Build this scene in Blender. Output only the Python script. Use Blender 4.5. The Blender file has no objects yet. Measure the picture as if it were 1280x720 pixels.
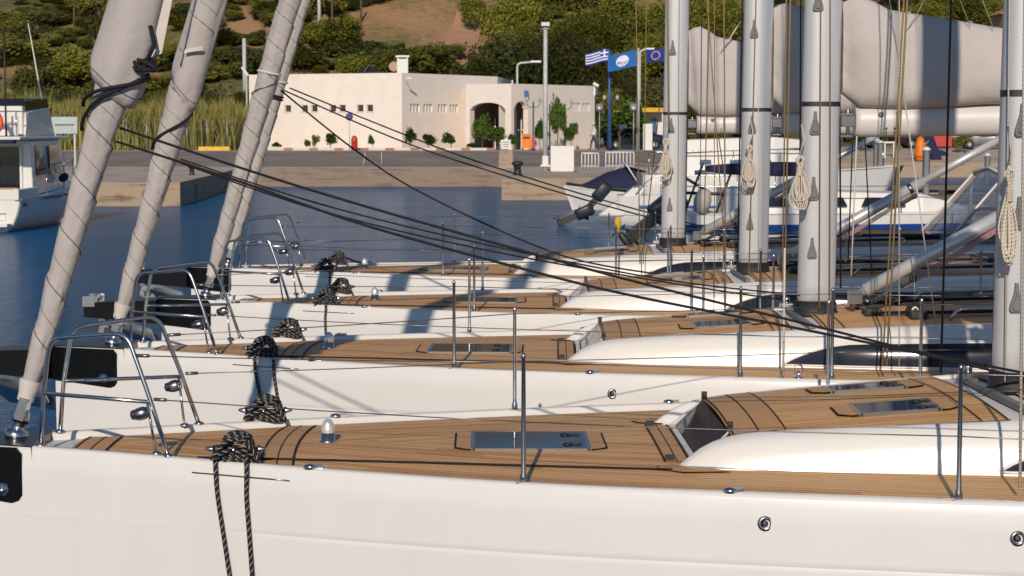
import bpy, math, random
from mathutils import Vector, Matrix, noise
R = math.radians
rnd = random.Random(7)
scene = bpy.context.scene
COL = scene.collection

# ------------------------------------------------------------------ camera, sky, sun, exposure
CAM_H = 3.05
F_PX = 2419.0                      # focal length in pixels of a 1280 wide picture
PITCH = math.atan(198.0 / F_PX)
cd = bpy.data.cameras.new("camera")
cam = bpy.data.objects.new("camera", cd); COL.objects.link(cam)
cam.location = (0, 0, CAM_H); cam.rotation_euler = (math.pi / 2 - PITCH, 0, 0)
cd.sensor_width = 36; cd.lens = F_PX / 1280 * 36
cd.clip_start = 0.1; cd.clip_end = 4000
cd.dof.use_dof = True; cd.dof.focus_distance = 11.0; cd.dof.aperture_fstop = 10.0
scene.camera = cam
SUN_EL = R(25.0)
SUN_DIR = Vector((0.10, 1.0, 0)).normalized()        # where the light travels, on plan
w = bpy.data.worlds.new("World"); scene.world = w; w.use_nodes = True
nt = w.node_tree; nt.nodes.clear()
sky = nt.nodes.new("ShaderNodeTexSky"); sky.sky_type = 'NISHITA'; sky.sun_disc = False
sky.sun_elevation = SUN_EL
sky.sun_rotation = math.atan2(-SUN_DIR.x, -SUN_DIR.y)
sky.air_density = 1.0; sky.dust_density = 0.0; sky.ozone_density = 4.0
bg = nt.nodes.new("ShaderNodeBackground"); bg.inputs[1].default_value = 0.075
wo = nt.nodes.new("ShaderNodeOutputWorld")
nt.links.new(sky.outputs[0], bg.inputs[0]); nt.links.new(bg.outputs[0], wo.inputs[0])
ld = bpy.data.lights.new("sun", 'SUN'); ld.energy = 3.6; ld.angle = R(0.53); ld.color = (1.0, 0.85, 0.695)
sun = bpy.data.objects.new("sun", ld); COL.objects.link(sun)
travel = Vector((SUN_DIR.x * math.cos(SUN_EL), SUN_DIR.y * math.cos(SUN_EL), -math.sin(SUN_EL)))
sun.rotation_euler = travel.to_track_quat('-Z', 'Y').to_euler(); sun.location = (-3, -30, 15)
scene.view_settings.view_transform = 'Standard'; scene.view_settings.look = 'None'
scene.view_settings.exposure = -0.05; scene.view_settings.gamma = 1.0

# ------------------------------------------------------------------ helpers
_cp, _sp = math.cos(PITCH), math.sin(PITCH)
def ray(px, py):
    a, b = (px - 640) / F_PX, (360 - py) / F_PX
    return Vector((a, _cp + b * _sp, -_sp + b * _cp))
def at(px, py, Y):                 # the point of the sight line at distance Y
    d = ray(px, py); return Vector((0, 0, CAM_H)) + d * (Y / d.y)
def atz(px, py, z):
    d = ray(px, py); return Vector((0, 0, CAM_H)) + d * ((z - CAM_H) / d.z)

def lerp(a, b, t): return a + (b - a) * t
def smooth(a, b, x):
    t = max(0.0, min(1.0, (x - a) / (b - a))); return t * t * (3 - 2 * t)
def interp(tab, x):
    if x <= tab[0][0]: return tab[0][1]
    for (x0, y0), (x1, y1) in zip(tab, tab[1:]):
        if x <= x1: return lerp(y0, y1, (x - x0) / (x1 - x0))
    return tab[-1][1]
def cr(tab, x):                    # smooth interpolation of a table (Catmull-Rom)
    n = len(tab)
    if x <= tab[0][0]: return tab[0][1]
    if x >= tab[-1][0]: return tab[-1][1]
    for i in range(n - 1):
        if x <= tab[i + 1][0]:
            x0, y0 = tab[i]; x1, y1 = tab[i + 1]
            m0 = (y1 - tab[i - 1][1]) / (x1 - tab[i - 1][0]) if i > 0 else (y1 - y0) / (x1 - x0)
            m1 = (tab[i + 2][1] - y0) / (tab[i + 2][0] - x0) if i + 2 < n else (y1 - y0) / (x1 - x0)
            h = x1 - x0; t = (x - x0) / h
            return ((2*t**3 - 3*t*t + 1) * y0 + (t**3 - 2*t*t + t) * h * m0 + (-2*t**3 + 3*t*t) * y1 + (t**3 - t*t) * h * m1)

def link(o, parent=None):
    COL.objects.link(o)
    if parent is not None: o.parent = parent
    return o
def tag(o, label=None, cat=None, group=None, kind=None):
    if label: o["label"] = label
    if cat: o["category"] = cat
    if group: o["group"] = group
    if kind: o["kind"] = kind
    return o
def thing(name, loc, label, cat, group=None, rz=0):
    o = bpy.data.objects.new(name, None); o.empty_display_size = 0.2
    o.location = loc; o.rotation_euler = (0, 0, rz); COL.objects.link(o)
    return tag(o, label, cat, group)
def copy_tree(o, parent=None):
    c = o.copy(); COL.objects.link(c); c.parent = parent
    for ch in [k for k in KIDS(o)]: copy_tree(ch, c)
    return c
def KIDS(o): return [x for x in COL.objects if x.parent == o]

class MB:
    def __init__(s): s.v = []; s.f = []; s.m = []; s.uv = []; s.sm = []
    def face(s, idx, m=0, uv=None, sm=False):
        s.f.append(tuple(idx)); s.m.append(m); s.uv.append(uv); s.sm.append(sm)
    def quad(s, a, b, c, d, m=0, uv=None):
        n = len(s.v); s.v += [Vector(a), Vector(b), Vector(c), Vector(d)]; s.face((n, n+1, n+2, n+3), m, uv)
        return s
    def box(s, c, size, m=0, mat=None):
        cx, cy, cz = c; sx, sy, sz = size[0]/2, size[1]/2, size[2]/2
        n = len(s.v)
        for dz in (-1, 1):
            for dx, dy in ((-1,-1),(1,-1),(1,1),(-1,1)):
                p = Vector((dx*sx, dy*sy, dz*sz))
                if mat is not None: p = mat @ p
                s.v.append(p + Vector(c))
        for q in ((0,3,2,1),(4,5,6,7),(0,1,5,4),(1,2,6,5),(2,3,7,6),(3,0,4,7)): s.face([n+i for i in q], m)
        return s
    def prism(s, pts, d, m=0):        # polygon pts (3D) extruded by vector d
        n = len(s.v); k = len(pts); d = Vector(d)
        s.v += [Vector(p) for p in pts] + [Vector(p) + d for p in pts]
        s.face([n + i for i in range(k)][::-1], m); s.face([n + k + i for i in range(k)], m)
        for i in range(k):
            j = (i + 1) % k; s.face((n+i, n+j, n+k+j, n+k+i), m)
        return s
    def grid(s, rows, m=0, uvs=None, closed=False, sm=True, caps=False):
        n = len(s.v); nr = len(rows); nc = len(rows[0])
        for r in rows: s.v += [Vector(p) for p in r]
        for i in range(nr - 1):
            for j in range(nc if closed else nc - 1):
                k = (j + 1) % nc
                uv = None
                if uvs: uv = (uvs[i][j], uvs[i][k if not closed else j + 1], uvs[i+1][k if not closed else j + 1], uvs[i+1][j])
                s.face((n+i*nc+j, n+i*nc+k, n+(i+1)*nc+k, n+(i+1)*nc+j), m, uv, sm)
        if caps:
            s.face([n + j for j in range(nc)][::-1], m); s.face([n + (nr-1)*nc + j for j in range(nc)], m)
        return s
    def tube(s, path, r, n=8, m=0, closed=False, ell=None):
        path = [Vector(p) for p in path]; k = len(path)
        if not hasattr(r, '__len__'): r = [r] * k
        rows = []; uvs = []; L = 0; up = None
        for i, p in enumerate(path):
            if closed: t = path[(i+1) % k] - path[i-1]
            else: t = path[min(i+1, k-1)] - path[max(i-1, 0)]
            if t.length < 1e-9: t = Vector((0,0,1))
            t.normalize()
            if up is None:
                up = Vector((0,0,1)) if abs(t.z) < 0.9 else Vector((0,1,0))
            a = t.cross(up)
            if a.length < 1e-6: a = t.orthogonal()
            a.normalize(); b = a.cross(t); b.normalize(); up = b
            if i: L += (p - path[i-1]).length
            rows.append([p + (a*math.cos(2*math.pi*j/n) + b*math.sin(2*math.pi*j/n)) * r[i] for j in range(n)])
            uvs.append([(L, j / n) for j in range(n + 1)])
        if closed: rows.append(rows[0]); uvs.append([(L + (path[0]-path[-1]).length, u[1]) for u in uvs[0]])
        s.grid(rows, m, uvs, closed=True, caps=not closed)
        return s
    def lathe(s, prof, c=(0,0,0), n=16, m=0, mat=None):
        rows = []
        for rr, z in prof:
            row = []
            for j in range(n):
                p = Vector((rr*math.cos(2*math.pi*j/n), rr*math.sin(2*math.pi*j/n), z))
                if mat is not None: p = mat @ p
                row.append(p + Vector(c))
            rows.append(row)
        s.grid(rows, m, closed=True, caps=True); return s
    def build(s, name, mats, parent=None, bevel=0, origin=None):
        me = bpy.data.meshes.new(name)
        off = Vector(origin) if origin is not None else Vector((0,0,0))
        me.from_pydata([tuple(v - off) for v in s.v], [], s.f)
        if not isinstance(mats, (list, tuple)): mats = [mats]
        for m in mats: me.materials.append(m)
        me.polygons.foreach_set("material_index", s.m)
        me.polygons.foreach_set("use_smooth", s.sm)
        if any(u is not None for u in s.uv):
            ul = me.uv_layers.new(name="UVMap"); dat = []
            for f, u in zip(s.f, s.uv):
                if u is None: dat += [0.0, 0.0] * len(f)
                else:
                    for q in u: dat += [q[0], q[1]]
            ul.data.foreach_set("uv", dat)
        me.update()
        o = bpy.data.objects.new(name, me); o.location = off
        link(o, parent)
        if bevel:
            b = o.modifiers.new("bevel", 'BEVEL'); b.width = bevel; b.segments = 2; b.limit_method = 'ANGLE'; b.angle_limit = R(40)
        return o

def rounded(path, rad, steps=5):    # rounds the corners of a polyline
    P = [Vector(p) for p in path]; out = [P[0]]
    for a, b, c in zip(P, P[1:], P[2:]):
        d1 = (a - b); d2 = (c - b); r = min(rad, d1.length*0.49, d2.length*0.49)
        p0 = b + d1.normalized()*r; p1 = b + d2.normalized()*r
        for i in range(steps + 1):
            t = i/steps; out.append(p0*(1-t)**2 + b*2*t*(1-t) + p1*t*t)
    out.append(P[-1]); return out
def spline(pts, n=8):
    P = [Vector(p) for p in pts]; out = []
    for i in range(len(P)-1):
        p0 = P[max(i-1,0)]; p1 = P[i]; p2 = P[i+1]; p3 = P[min(i+2, len(P)-1)]
        for k in range(n):
            t = k/n
            out.append(0.5*((2*p1) + (p2-p0)*t + (2*p0-5*p1+4*p2-p3)*t*t + (3*p1-p0-3*p2+p3)*t**3))
    out.append(P[-1]); return out
def sag(a, b, s, n=14):
    a = Vector(a); b = Vector(b)
    return [a.lerp(b, i/n) - Vector((0,0,s*4*(i/n)*(1-i/n))) for i in range(n+1)]

# ------------------------------------------------------------------ materials
def new_mat(name):
    m = bpy.data.materials.new(name); m.use_nodes = True
    nt = m.node_tree; b = nt.nodes["Principled BSDF"]; return m, nt, b
def N(nt, typ, **kw):
    n = nt.nodes.new(typ)
    for k, v in kw.items():
        if k.startswith("i_"):
            key = k[2:]; key = int(key) if key.isdigit() else key.replace("_", " ")
            n.inputs[key].default_value = v
        else: setattr(n, k, v)
    return n
def ramp(nt, fac, stops):
    r = nt.nodes.new("ShaderNodeValToRGB"); e = r.color_ramp.elements
    while len(e) < len(stops): e.new(0.5)
    for el, (p, c) in zip(e, stops): el.position = p; el.color = (*c, 1)
    nt.links.new(fac, r.inputs[0]); return r.outputs[0]
def mat(name, col, rough=0.5, metal=0.0, var=0.12, scale=6.0, bump=0.0, bscale=40.0, coat=0.0, spec=0.5, coords='Object', stretch=None, ior=None):
    m, nt, b = new_mat(name); L = nt.links
    tc = N(nt, "ShaderNodeTexCoord"); src = tc.outputs[coords]
    if stretch:
        mp = N(nt, "ShaderNodeMapping"); mp.inputs["Scale"].default_value = stretch; L.new(src, mp.inputs[0]); src = mp.outputs[0]
    nz = N(nt, "ShaderNodeTexNoise", i_Scale=scale, i_Detail=6.0, i_Roughness=0.6); L.new(src, nz.inputs["Vector"])
    lo = tuple(c*(1-var) for c in col); hi = tuple(min(1, c*(1+var)) for c in col)
    c = ramp(nt, nz.outputs[0], [(0.3, lo), (0.7, hi)]); L.new(c, b.inputs["Base Color"])
    b.inputs["Roughness"].default_value = rough; b.inputs["Metallic"].default_value = metal
    b.inputs["Coat Weight"].default_value = coat; b.inputs["Specular IOR Level"].default_value = spec
    if ior: b.inputs["IOR"].default_value = ior
    if bump:
        n2 = N(nt, "ShaderNodeTexNoise", i_Scale=bscale, i_Detail=5.0); L.new(src, n2.inputs["Vector"])
        bp = N(nt, "ShaderNodeBump", i_Strength=bump, i_Distance=0.02); L.new(n2.outputs[0], bp.inputs["Height"]); L.new(bp.outputs[0], b.inputs["Normal"])
    return m

def teak_mat():
    m, nt, b = new_mat("teak planking"); L = nt.links
    uv = N(nt, "ShaderNodeUVMap"); sep = N(nt, "ShaderNodeSeparateXYZ"); L.new(uv.outputs[0], sep.inputs[0])
    d = N(nt, "ShaderNodeMath", operation='DIVIDE', i_1=0.046); L.new(sep.outputs[1], d.inputs[0])
    fl = N(nt, "ShaderNodeMath", operation='FLOOR'); L.new(d.outputs[0], fl.inputs[0])
    fr = N(nt, "ShaderNodeMath", operation='FRACT'); L.new(d.outputs[0], fr.inputs[0])
    caulk = N(nt, "ShaderNodeMath", operation='LESS_THAN', i_1=0.11); L.new(fr.outputs[0], caulk.inputs[0])
    # per-plank butt lengths and tint
    wn = N(nt, "ShaderNodeTexWhiteNoise", noise_dimensions='1D'); L.new(fl.outputs[0], wn.inputs["W"])
    off = N(nt, "ShaderNodeMath", operation='MULTIPLY_ADD', i_1=5.0); L.new(wn.outputs[0], off.inputs[0]); L.new(sep.outputs[0], off.inputs[2])
    seg = N(nt, "ShaderNodeMath", operation='DIVIDE', i_1=2.3); L.new(off.outputs[0], seg.inputs[0])
    segf = N(nt, "ShaderNodeMath", operation='FLOOR'); L.new(seg.outputs[0], segf.inputs[0])
    cmb = N(nt, "ShaderNodeCombineXYZ"); L.new(fl.outputs[0], cmb.inputs[0]); L.new(segf.outputs[0], cmb.inputs[1])
    wn2 = N(nt, "ShaderNodeTexWhiteNoise", noise_dimensions='3D'); L.new(cmb.outputs[0], wn2.inputs["Vector"])
    mp = N(nt, "ShaderNodeMapping"); mp.inputs["Scale"].default_value = (3.0, 160.0, 1.0); L.new(uv.outputs[0], mp.inputs[0])
    nz = N(nt, "ShaderNodeTexNoise", i_Scale=1.0, i_Detail=6.0, i_Roughness=0.65); L.new(mp.outputs[0], nz.inputs["Vector"])
    tc = N(nt, "ShaderNodeTexCoord")
    n3 = N(nt, "ShaderNodeTexNoise", i_Scale=1.1, i_Detail=5.0); L.new(tc.outputs["Object"], n3.inputs["Vector"])
    a = N(nt, "ShaderNodeMath", operation='MULTIPLY_ADD', i_1=0.40); L.new(wn2.outputs[0], a.inputs[0]); L.new(nz.outputs[0], a.inputs[2])
    a2 = N(nt, "ShaderNodeMath", operation='MULTIPLY_ADD', i_1=0.5); L.new(n3.outputs[0], a2.inputs[0]); L.new(a.outputs[0], a2.inputs[2])
    wood = ramp(nt, a2.outputs[0], [(0.55, (0.42, 0.20, 0.068)), (0.88, (0.72, 0.385, 0.142)), (1.0, (0.78, 0.47, 0.21))])
    mx = N(nt, "ShaderNodeMix", data_type='RGBA'); L.new(caulk.outputs[0], mx.inputs[0]); L.new(wood, mx.inputs[6]); mx.inputs[7].default_value = (0.02, 0.014, 0.01, 1)
    L.new(mx.outputs[2], b.inputs["Base Color"]); b.inputs["Roughness"].default_value = 0.62
    h = N(nt, "ShaderNodeMath", operation='MULTIPLY_ADD', i_1=-1.0); L.new(caulk.outputs[0], h.inputs[0]); L.new(nz.outputs[0], h.inputs[2])
    bp = N(nt, "ShaderNodeBump", i_Strength=0.25, i_Distance=0.002); L.new(h.outputs[0], bp.inputs["Height"]); L.new(bp.outputs[0], b.inputs["Normal"])
    return m
def rope_mat(name, c1, c2, pitch=0.022, width=0.5, rough=0.8, turns=2.0):
    m, nt, b = new_mat(name); L = nt.links
    uv = N(nt, "ShaderNodeUVMap"); sep = N(nt, "ShaderNodeSeparateXYZ"); L.new(uv.outputs[0], sep.inputs[0])
    d = N(nt, "ShaderNodeMath", operation='DIVIDE', i_1=pitch); L.new(sep.outputs[0], d.inputs[0])
    a = N(nt, "ShaderNodeMath", operation='MULTIPLY_ADD', i_1=turns); L.new(sep.outputs[1], a.inputs[0]); L.new(d.outputs[0], a.inputs[2])
    fr = N(nt, "ShaderNodeMath", operation='FRACT'); L.new(a.outputs[0], fr.inputs[0])
    lt = N(nt, "ShaderNodeMath", operation='LESS_THAN', i_1=width); L.new(fr.outputs[0], lt.inputs[0])
    mx = N(nt, "ShaderNodeMix", data_type='RGBA'); L.new(lt.outputs[0], mx.inputs[0]); mx.inputs[6].default_value = (*c1, 1); mx.inputs[7].default_value = (*c2, 1)
    L.new(mx.outputs[2], b.inputs["Base Color"]); b.inputs["Roughness"].default_value = rough
    pp = N(nt, "ShaderNodeMath", operation='PINGPONG', i_1=0.5); L.new(a.outputs[0], pp.inputs[0])
    bp = N(nt, "ShaderNodeBump", i_Strength=0.6, i_Distance=0.004); L.new(pp.outputs[0], bp.inputs["Height"]); L.new(bp.outputs[0], b.inputs["Normal"])
    return m
def leaf_mat(name, c1, c2, c3):
    m, nt, b = new_mat(name); L = nt.links
    g = N(nt, "ShaderNodeNewGeometry"); oi = N(nt, "ShaderNodeObjectInfo")
    tc = N(nt, "ShaderNodeTexCoord"); nz = N(nt, "ShaderNodeTexNoise", i_Scale=0.9, i_Detail=3.0); L.new(tc.outputs["Object"], nz.inputs["Vector"])
    a = N(nt, "ShaderNodeMath", operation='MULTIPLY_ADD', i_1=0.30); L.new(g.outputs["Random Per Island"], a.inputs[0])
    s2 = N(nt, "ShaderNodeMath", operation='MULTIPLY_ADD', i_1=0.35); L.new(oi.outputs["Random"], s2.inputs[0]); L.new(nz.outputs[0], s2.inputs[2])
    L.new(s2.outputs[0], a.inputs[2])
    c = ramp(nt, a.outputs[0], [(0.45, c1), (0.75, c2), (1.1 if False else 1.0, c3)]); L.new(c, b.inputs["Base Color"])
    b.inputs["Roughness"].default_value = 0.65; b.inputs["Specular IOR Level"].default_value = 0.25
    tr = N(nt, "ShaderNodeBsdfTranslucent"); L.new(c, tr.inputs[0])
    ms = N(nt, "ShaderNodeMixShader", i_0=0.2); out = nt.nodes["Material Output"]
    L.new(b.outputs[0], ms.inputs[1]); L.new(tr.outputs[0], ms.inputs[2]); L.new(ms.outputs[0], out.inputs[0])
    return m
M = {}
M['gel'] = mat("white gelcoat", (0.74, 0.73, 0.705), 0.24, var=0.022, scale=3.0, coat=0.4, bump=0.05, bscale=3.0, stretch=(1, 1, .35))
M['gel2'] = mat("matt white gelcoat", (0.74, 0.72, 0.695), 0.42, var=0.02, scale=3)
M['teak'] = teak_mat()
M['board'] = mat("teak margin board", (0.56, 0.31, 0.13), 0.6, var=0.2, scale=9, stretch=(1, 12, 1))
M['caulk'] = mat("black caulk", (0.012, 0.011, 0.01), 0.7)
M['tube'] = mat("silver painted tube", (0.66, 0.68, 0.70), 0.34, 0.45, var=0.03)
M['steel'] = mat("polished steel", (0.55, 0.55, 0.56), 0.24, 1.0, var=0.05)
M['dsteel'] = mat("brushed steel", (0.30, 0.30, 0.31), 0.3, 1.0, var=0.1)
M['alu'] = mat("anodised mast aluminium", (0.50, 0.52, 0.55), 0.38, 0.25, var=0.03, scale=4, stretch=(20, 20, 0.3))
M['boom'] = mat("white painted boom", (0.62, 0.61, 0.60), 0.42, 0.0, var=0.03)
M['grey'] = mat("grey plastic fitting", (0.15, 0.155, 0.165), 0.5)
M['black'] = mat("black composite", (0.005, 0.005, 0.006), 0.3, var=0.2, spec=0.25)
M['blackm'] = mat("matt black hardware", (0.02, 0.02, 0.022), 0.5)
M['canvas'] = mat("grey acrylic canvas", (0.44, 0.41, 0.395), 0.9, var=0.08, scale=2.2, bump=0.55, bscale=11, spec=0.2)
M['canvas2'] = mat("grey sail bag cloth", (0.49, 0.462, 0.45), 0.88, var=0.07, scale=2.5, bump=0.9, bscale=4, spec=0.2)
M['sailw'] = mat("white sailcloth", (0.60, 0.56, 0.52), 0.8, var=0.05)
M['glass'] = mat("dark tinted glass", (0.004, 0.022, 0.055), 0.07, var=0.1, spec=0.5, ior=1.13)
M['sglass'] = mat("black cabin window", (0.012, 0.014, 0.02), 0.08, var=0.3, scale=14, spec=0.6)
M['rope_bw'] = rope_mat("black and white mooring rope", (0.005, 0.005, 0.008), (0.30, 0.285, 0.27), 0.034, 0.18, turns=2)
M['rope_k'] = rope_mat("dark navy sheet", (0.004, 0.004, 0.007), (0.009, 0.008, 0.013), 0.02)
M['rope_g'] = rope_mat("ochre halyard", (0.40, 0.30, 0.13), (0.20, 0.13, 0.05), 0.022, 0.45)
M['rope_w'] = rope_mat("cream rope", (0.66, 0.60, 0.52), (0.40, 0.36, 0.31), 0.02, 0.3)
M['rope_r'] = rope_mat("red flecked rope", (0.55, 0.42, 0.40), (0.35, 0.05, 0.05), 0.02, 0.4)
M['wire'] = mat("rigging wire", (0.22, 0.22, 0.23), 0.35, 0.8)
M['wirek'] = mat("dark rigging rod", (0.03, 0.03, 0.033), 0.4, 0.3)
M['lens'] = mat("clear lamp lens", (0.75, 0.75, 0.73), 0.08, var=0.02, spec=0.9)
M['plaster'] = mat("cream plaster", (0.80, 0.74, 0.675), 0.9, var=0.05, scale=1.2)
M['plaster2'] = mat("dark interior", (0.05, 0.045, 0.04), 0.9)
M['white'] = mat("white paint", (0.74, 0.73, 0.71), 0.5, var=0.04)
M['navy'] = mat("navy canvas", (0.012, 0.016, 0.06), 0.85, var=0.15, bump=0.3, bscale=5)
M['orange'] = mat("orange plastic", (0.75, 0.20, 0.01), 0.5)
M['lifeo'] = mat("orange lifebuoy foam", (0.80, 0.10, 0.02), 0.6)
M['red'] = mat("red paint", (0.50, 0.04, 0.03), 0.5)
M['yellow'] = mat("yellow paint", (0.65, 0.40, 0.02), 0.6, var=0.2)
M['blue'] = mat("blue paint", (0.02, 0.10, 0.32), 0.5)
M['stripe'] = mat("blue hull stripe", (0.01, 0.05, 0.23), 0.3)
M['asphalt'] = mat("asphalt", (0.23, 0.195, 0.165), 0.9, var=0.25, scale=0.5)
M['galv'] = mat("galvanised steel", (0.36, 0.38, 0.40), 0.45, 0.5)
M['pole'] = mat("pale painted pole", (0.50, 0.52, 0.53), 0.5)
M['iron'] = mat("dark cast iron", (0.02, 0.022, 0.025), 0.5)
M['wood'] = mat("weathered timber", (0.16, 0.12, 0.09), 0.85, var=0.3, scale=5, stretch=(1, 8, 8))
M['trunk'] = mat("tree bark", (0.10, 0.075, 0.055), 0.95, var=0.3, scale=8)
M['tan'] = mat("sandstone", (0.42, 0.29, 0.18), 0.9, var=0.15)
M['tile'] = mat("orange roof tile", (0.50, 0.22, 0.09), 0.8, var=0.2, scale=10)
M['globe'] = mat("frosted lamp globe", (0.40, 0.40, 0.40), 0.4)
M['chrome'] = mat("bright chrome dome", (0.82, 0.80, 0.76), 0.28, 0.6)
M['seam'] = mat("sail cover seam", (0.10, 0.085, 0.08), 0.9)
M['outb'] = mat("dark blue outboard cowling", (0.015, 0.02, 0.035), 0.45, coat=0.1)
M['skin'] = mat("tanned skin", (0.42, 0.24, 0.16), 0.6)
M['cloth'] = mat("dark trousers", (0.05, 0.05, 0.06), 0.9)
M['shirt'] = mat("white shirt", (0.66, 0.66, 0.70), 0.9)
M['lglass'] = mat("blue tinted window", (0.06, 0.13, 0.22), 0.1, spec=0.8)
M['leafd'] = leaf_mat("dark olive leaves", (0.026, 0.034, 0.009), (0.068, 0.078, 0.020), (0.14, 0.135, 0.038))
M['leafg'] = leaf_mat("pine green leaves", (0.038, 0.052, 0.008), (0.125, 0.14, 0.017), (0.26, 0.245, 0.035))
M['leafy'] = leaf_mat("yellow green leaves", (0.06, 0.07, 0.014), (0.15, 0.155, 0.028), (0.26, 0.24, 0.05))
M['reed'] = leaf_mat("reed blades", (0.06, 0.075, 0.016), (0.18, 0.19, 0.04), (0.32, 0.29, 0.09))
M['leafs'] = leaf_mat("garden leaves", (0.02, 0.045, 0.010), (0.05, 0.10, 0.016), (0.11, 0.17, 0.03))
def concrete_mat(name, base, dirt, sc=0.35):
    m, nt, b = new_mat(name); L = nt.links
    tc = N(nt, "ShaderNodeTexCoord")
    n1 = N(nt, "ShaderNodeTexNoise", i_Scale=sc, i_Detail=8.0, i_Roughness=0.7); L.new(tc.outputs["Object"], n1.inputs["Vector"])
    mp = N(nt, "ShaderNodeMapping"); mp.inputs["Scale"].default_value = (0.5, 0.5, 6.0); L.new(tc.outputs["Object"], mp.inputs[0])
    n2 = N(nt, "ShaderNodeTexNoise", i_Scale=1.0, i_Detail=6.0); L.new(mp.outputs[0], n2.inputs["Vector"])
    a = N(nt, "ShaderNodeMath", operation='ADD'); L.new(n1.outputs[0], a.inputs[0]); L.new(n2.outputs[0], a.inputs[1])
    c = ramp(nt, a.outputs[0], [(0.75, dirt), (1.0, base)]); L.new(c, b.inputs["Base Color"]); b.inputs["Roughness"].default_value = 0.9
    return m
M['conc'] = concrete_mat("quay concrete", (0.50, 0.415, 0.34), (0.32, 0.255, 0.20))
M['qwall2'] = concrete_mat("weathered far quay wall", (0.27, 0.21, 0.165), (0.15, 0.115, 0.09), 0.5)
M['qwall'] = concrete_mat("quay wall concrete", (0.38, 0.29, 0.21), (0.17, 0.125, 0.09), 0.7)
def kerb_mat():
    m, nt, b = new_mat("red and white kerb paint"); L = nt.links
    tc = N(nt, "ShaderNodeTexCoord"); sep = N(nt, "ShaderNodeSeparateXYZ"); L.new(tc.outputs["Object"], sep.inputs[0])
    d = N(nt, "ShaderNodeMath", operation='DIVIDE', i_1=1.6); L.new(sep.outputs[0], d.inputs[0])
    fr = N(nt, "ShaderNodeMath", operation='FRACT'); L.new(d.outputs[0], fr.inputs[0])
    lt = N(nt, "ShaderNodeMath", operation='LESS_THAN', i_1=0.35); L.new(fr.outputs[0], lt.inputs[0])
    mx = N(nt, "ShaderNodeMix", data_type='RGBA'); L.new(lt.outputs[0], mx.inputs[0]); mx.inputs[6].default_value = (0.62, 0.60, 0.57, 1); mx.inputs[7].default_value = (0.40, 0.16, 0.11, 1)
    L.new(mx.outputs[2], b.inputs["Base Color"]); b.inputs["Roughness"].default_value = 0.8; return m
M['kerb'] = kerb_mat()
def water_mat():
    m, nt, b = new_mat("harbour water"); L = nt.links
    b.inputs["Base Color"].default_value = (0.0002, 0.085, 0.225, 1); b.inputs["Roughness"].default_value = 0.18; b.inputs["Specular IOR Level"].default_value = 0.5
    b.inputs["IOR"].default_value = 1.22
    tc = N(nt, "ShaderNodeTexCoord")
    mp = N(nt, "ShaderNodeMapping"); mp.inputs["Scale"].default_value = (0.7, 1.5, 1.0); mp.inputs["Rotation"].default_value = (0, 0, 0.25); L.new(tc.outputs["Object"], mp.inputs[0])
    n1 = N(nt, "ShaderNodeTexNoise", i_Scale=2.4, i_Detail=5.0, i_Roughness=0.6); L.new(mp.outputs[0], n1.inputs["Vector"])
    n2 = N(nt, "ShaderNodeTexNoise", i_Scale=5.5, i_Detail=4.0, i_Roughness=0.6); L.new(mp.outputs[0], n2.inputs["Vector"])
    a = N(nt, "ShaderNodeMath", operation='MULTIPLY_ADD', i_1=0.4); L.new(n2.outputs[0], a.inputs[0]); L.new(n1.outputs[0], a.inputs[2])
    n3 = N(nt, "ShaderNodeTexNoise", i_Scale=0.16, i_Detail=4.0, i_Roughness=0.6); L.new(mp.outputs[0], n3.inputs["Vector"])
    mr = N(nt, "ShaderNodeMapRange"); mr.inputs[1].default_value = 0.35; mr.inputs[2].default_value = 0.65; mr.inputs[3].default_value = 0.45; mr.inputs[4].default_value = 1.0; L.new(n3.outputs[0], mr.inputs[0])
    bp = N(nt, "ShaderNodeBump", i_Distance=0.6); L.new(mr.outputs[0], bp.inputs["Strength"]); L.new(a.outputs[0], bp.inputs["Height"]); L.new(bp.outputs[0], b.inputs["Normal"])
    return m
M['water'] = water_mat()
def hill_mat():
    m, nt, b = new_mat("dry hillside soil"); L = nt.links
    tc = N(nt, "ShaderNodeTexCoord")
    n1 = N(nt, "ShaderNodeTexNoise", i_Scale=0.06, i_Detail=7.0, i_Roughness=0.65); L.new(tc.outputs["Object"], n1.inputs["Vector"])
    n2 = N(nt, "ShaderNodeTexNoise", i_Scale=1.3, i_Detail=6.0, i_Roughness=0.7); L.new(tc.outputs["Object"], n2.inputs["Vector"])
    a = N(nt, "ShaderNodeMath", operation='MULTIPLY_ADD', i_1=0.5); L.new(n2.outputs[0], a.inputs[0]); L.new(n1.outputs[0], a.inputs[2])
    c = ramp(nt, a.outputs[0], [(0.55, (0.07, 0.08, 0.018)), (0.70, (0.17, 0.15, 0.05)), (0.82, (0.38, 0.225, 0.105)), (1.0, (0.44, 0.29, 0.17))])
    L.new(c, b.inputs["Base Color"]); b.inputs["Roughness"].default_value = 0.95
    bp = N(nt, "ShaderNodeBump", i_Strength=0.8, i_Distance=0.4); L.new(n2.outputs[0], bp.inputs["Height"]); L.new(bp.outputs[0], b.inputs["Normal"])
    return m
M['hill'] = hill_mat()
def clear_mat():
    m, nt, b = new_mat("clear spray hood vinyl"); L = nt.links
    b.inputs["Base Color"].default_value = (0.16, 0.20, 0.27, 1); b.inputs["Roughness"].default_value = 0.12
    tr = N(nt, "ShaderNodeBsdfTransparent"); ms = N(nt, "ShaderNodeMixShader", i_0=0.42); out = nt.nodes["Material Output"]
    L.new(b.outputs[0], ms.inputs[1]); L.new(tr.outputs[0], ms.inputs[2]); L.new(ms.outputs[0], out.inputs[0]); return m
M['vinyl'] = clear_mat()

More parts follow.
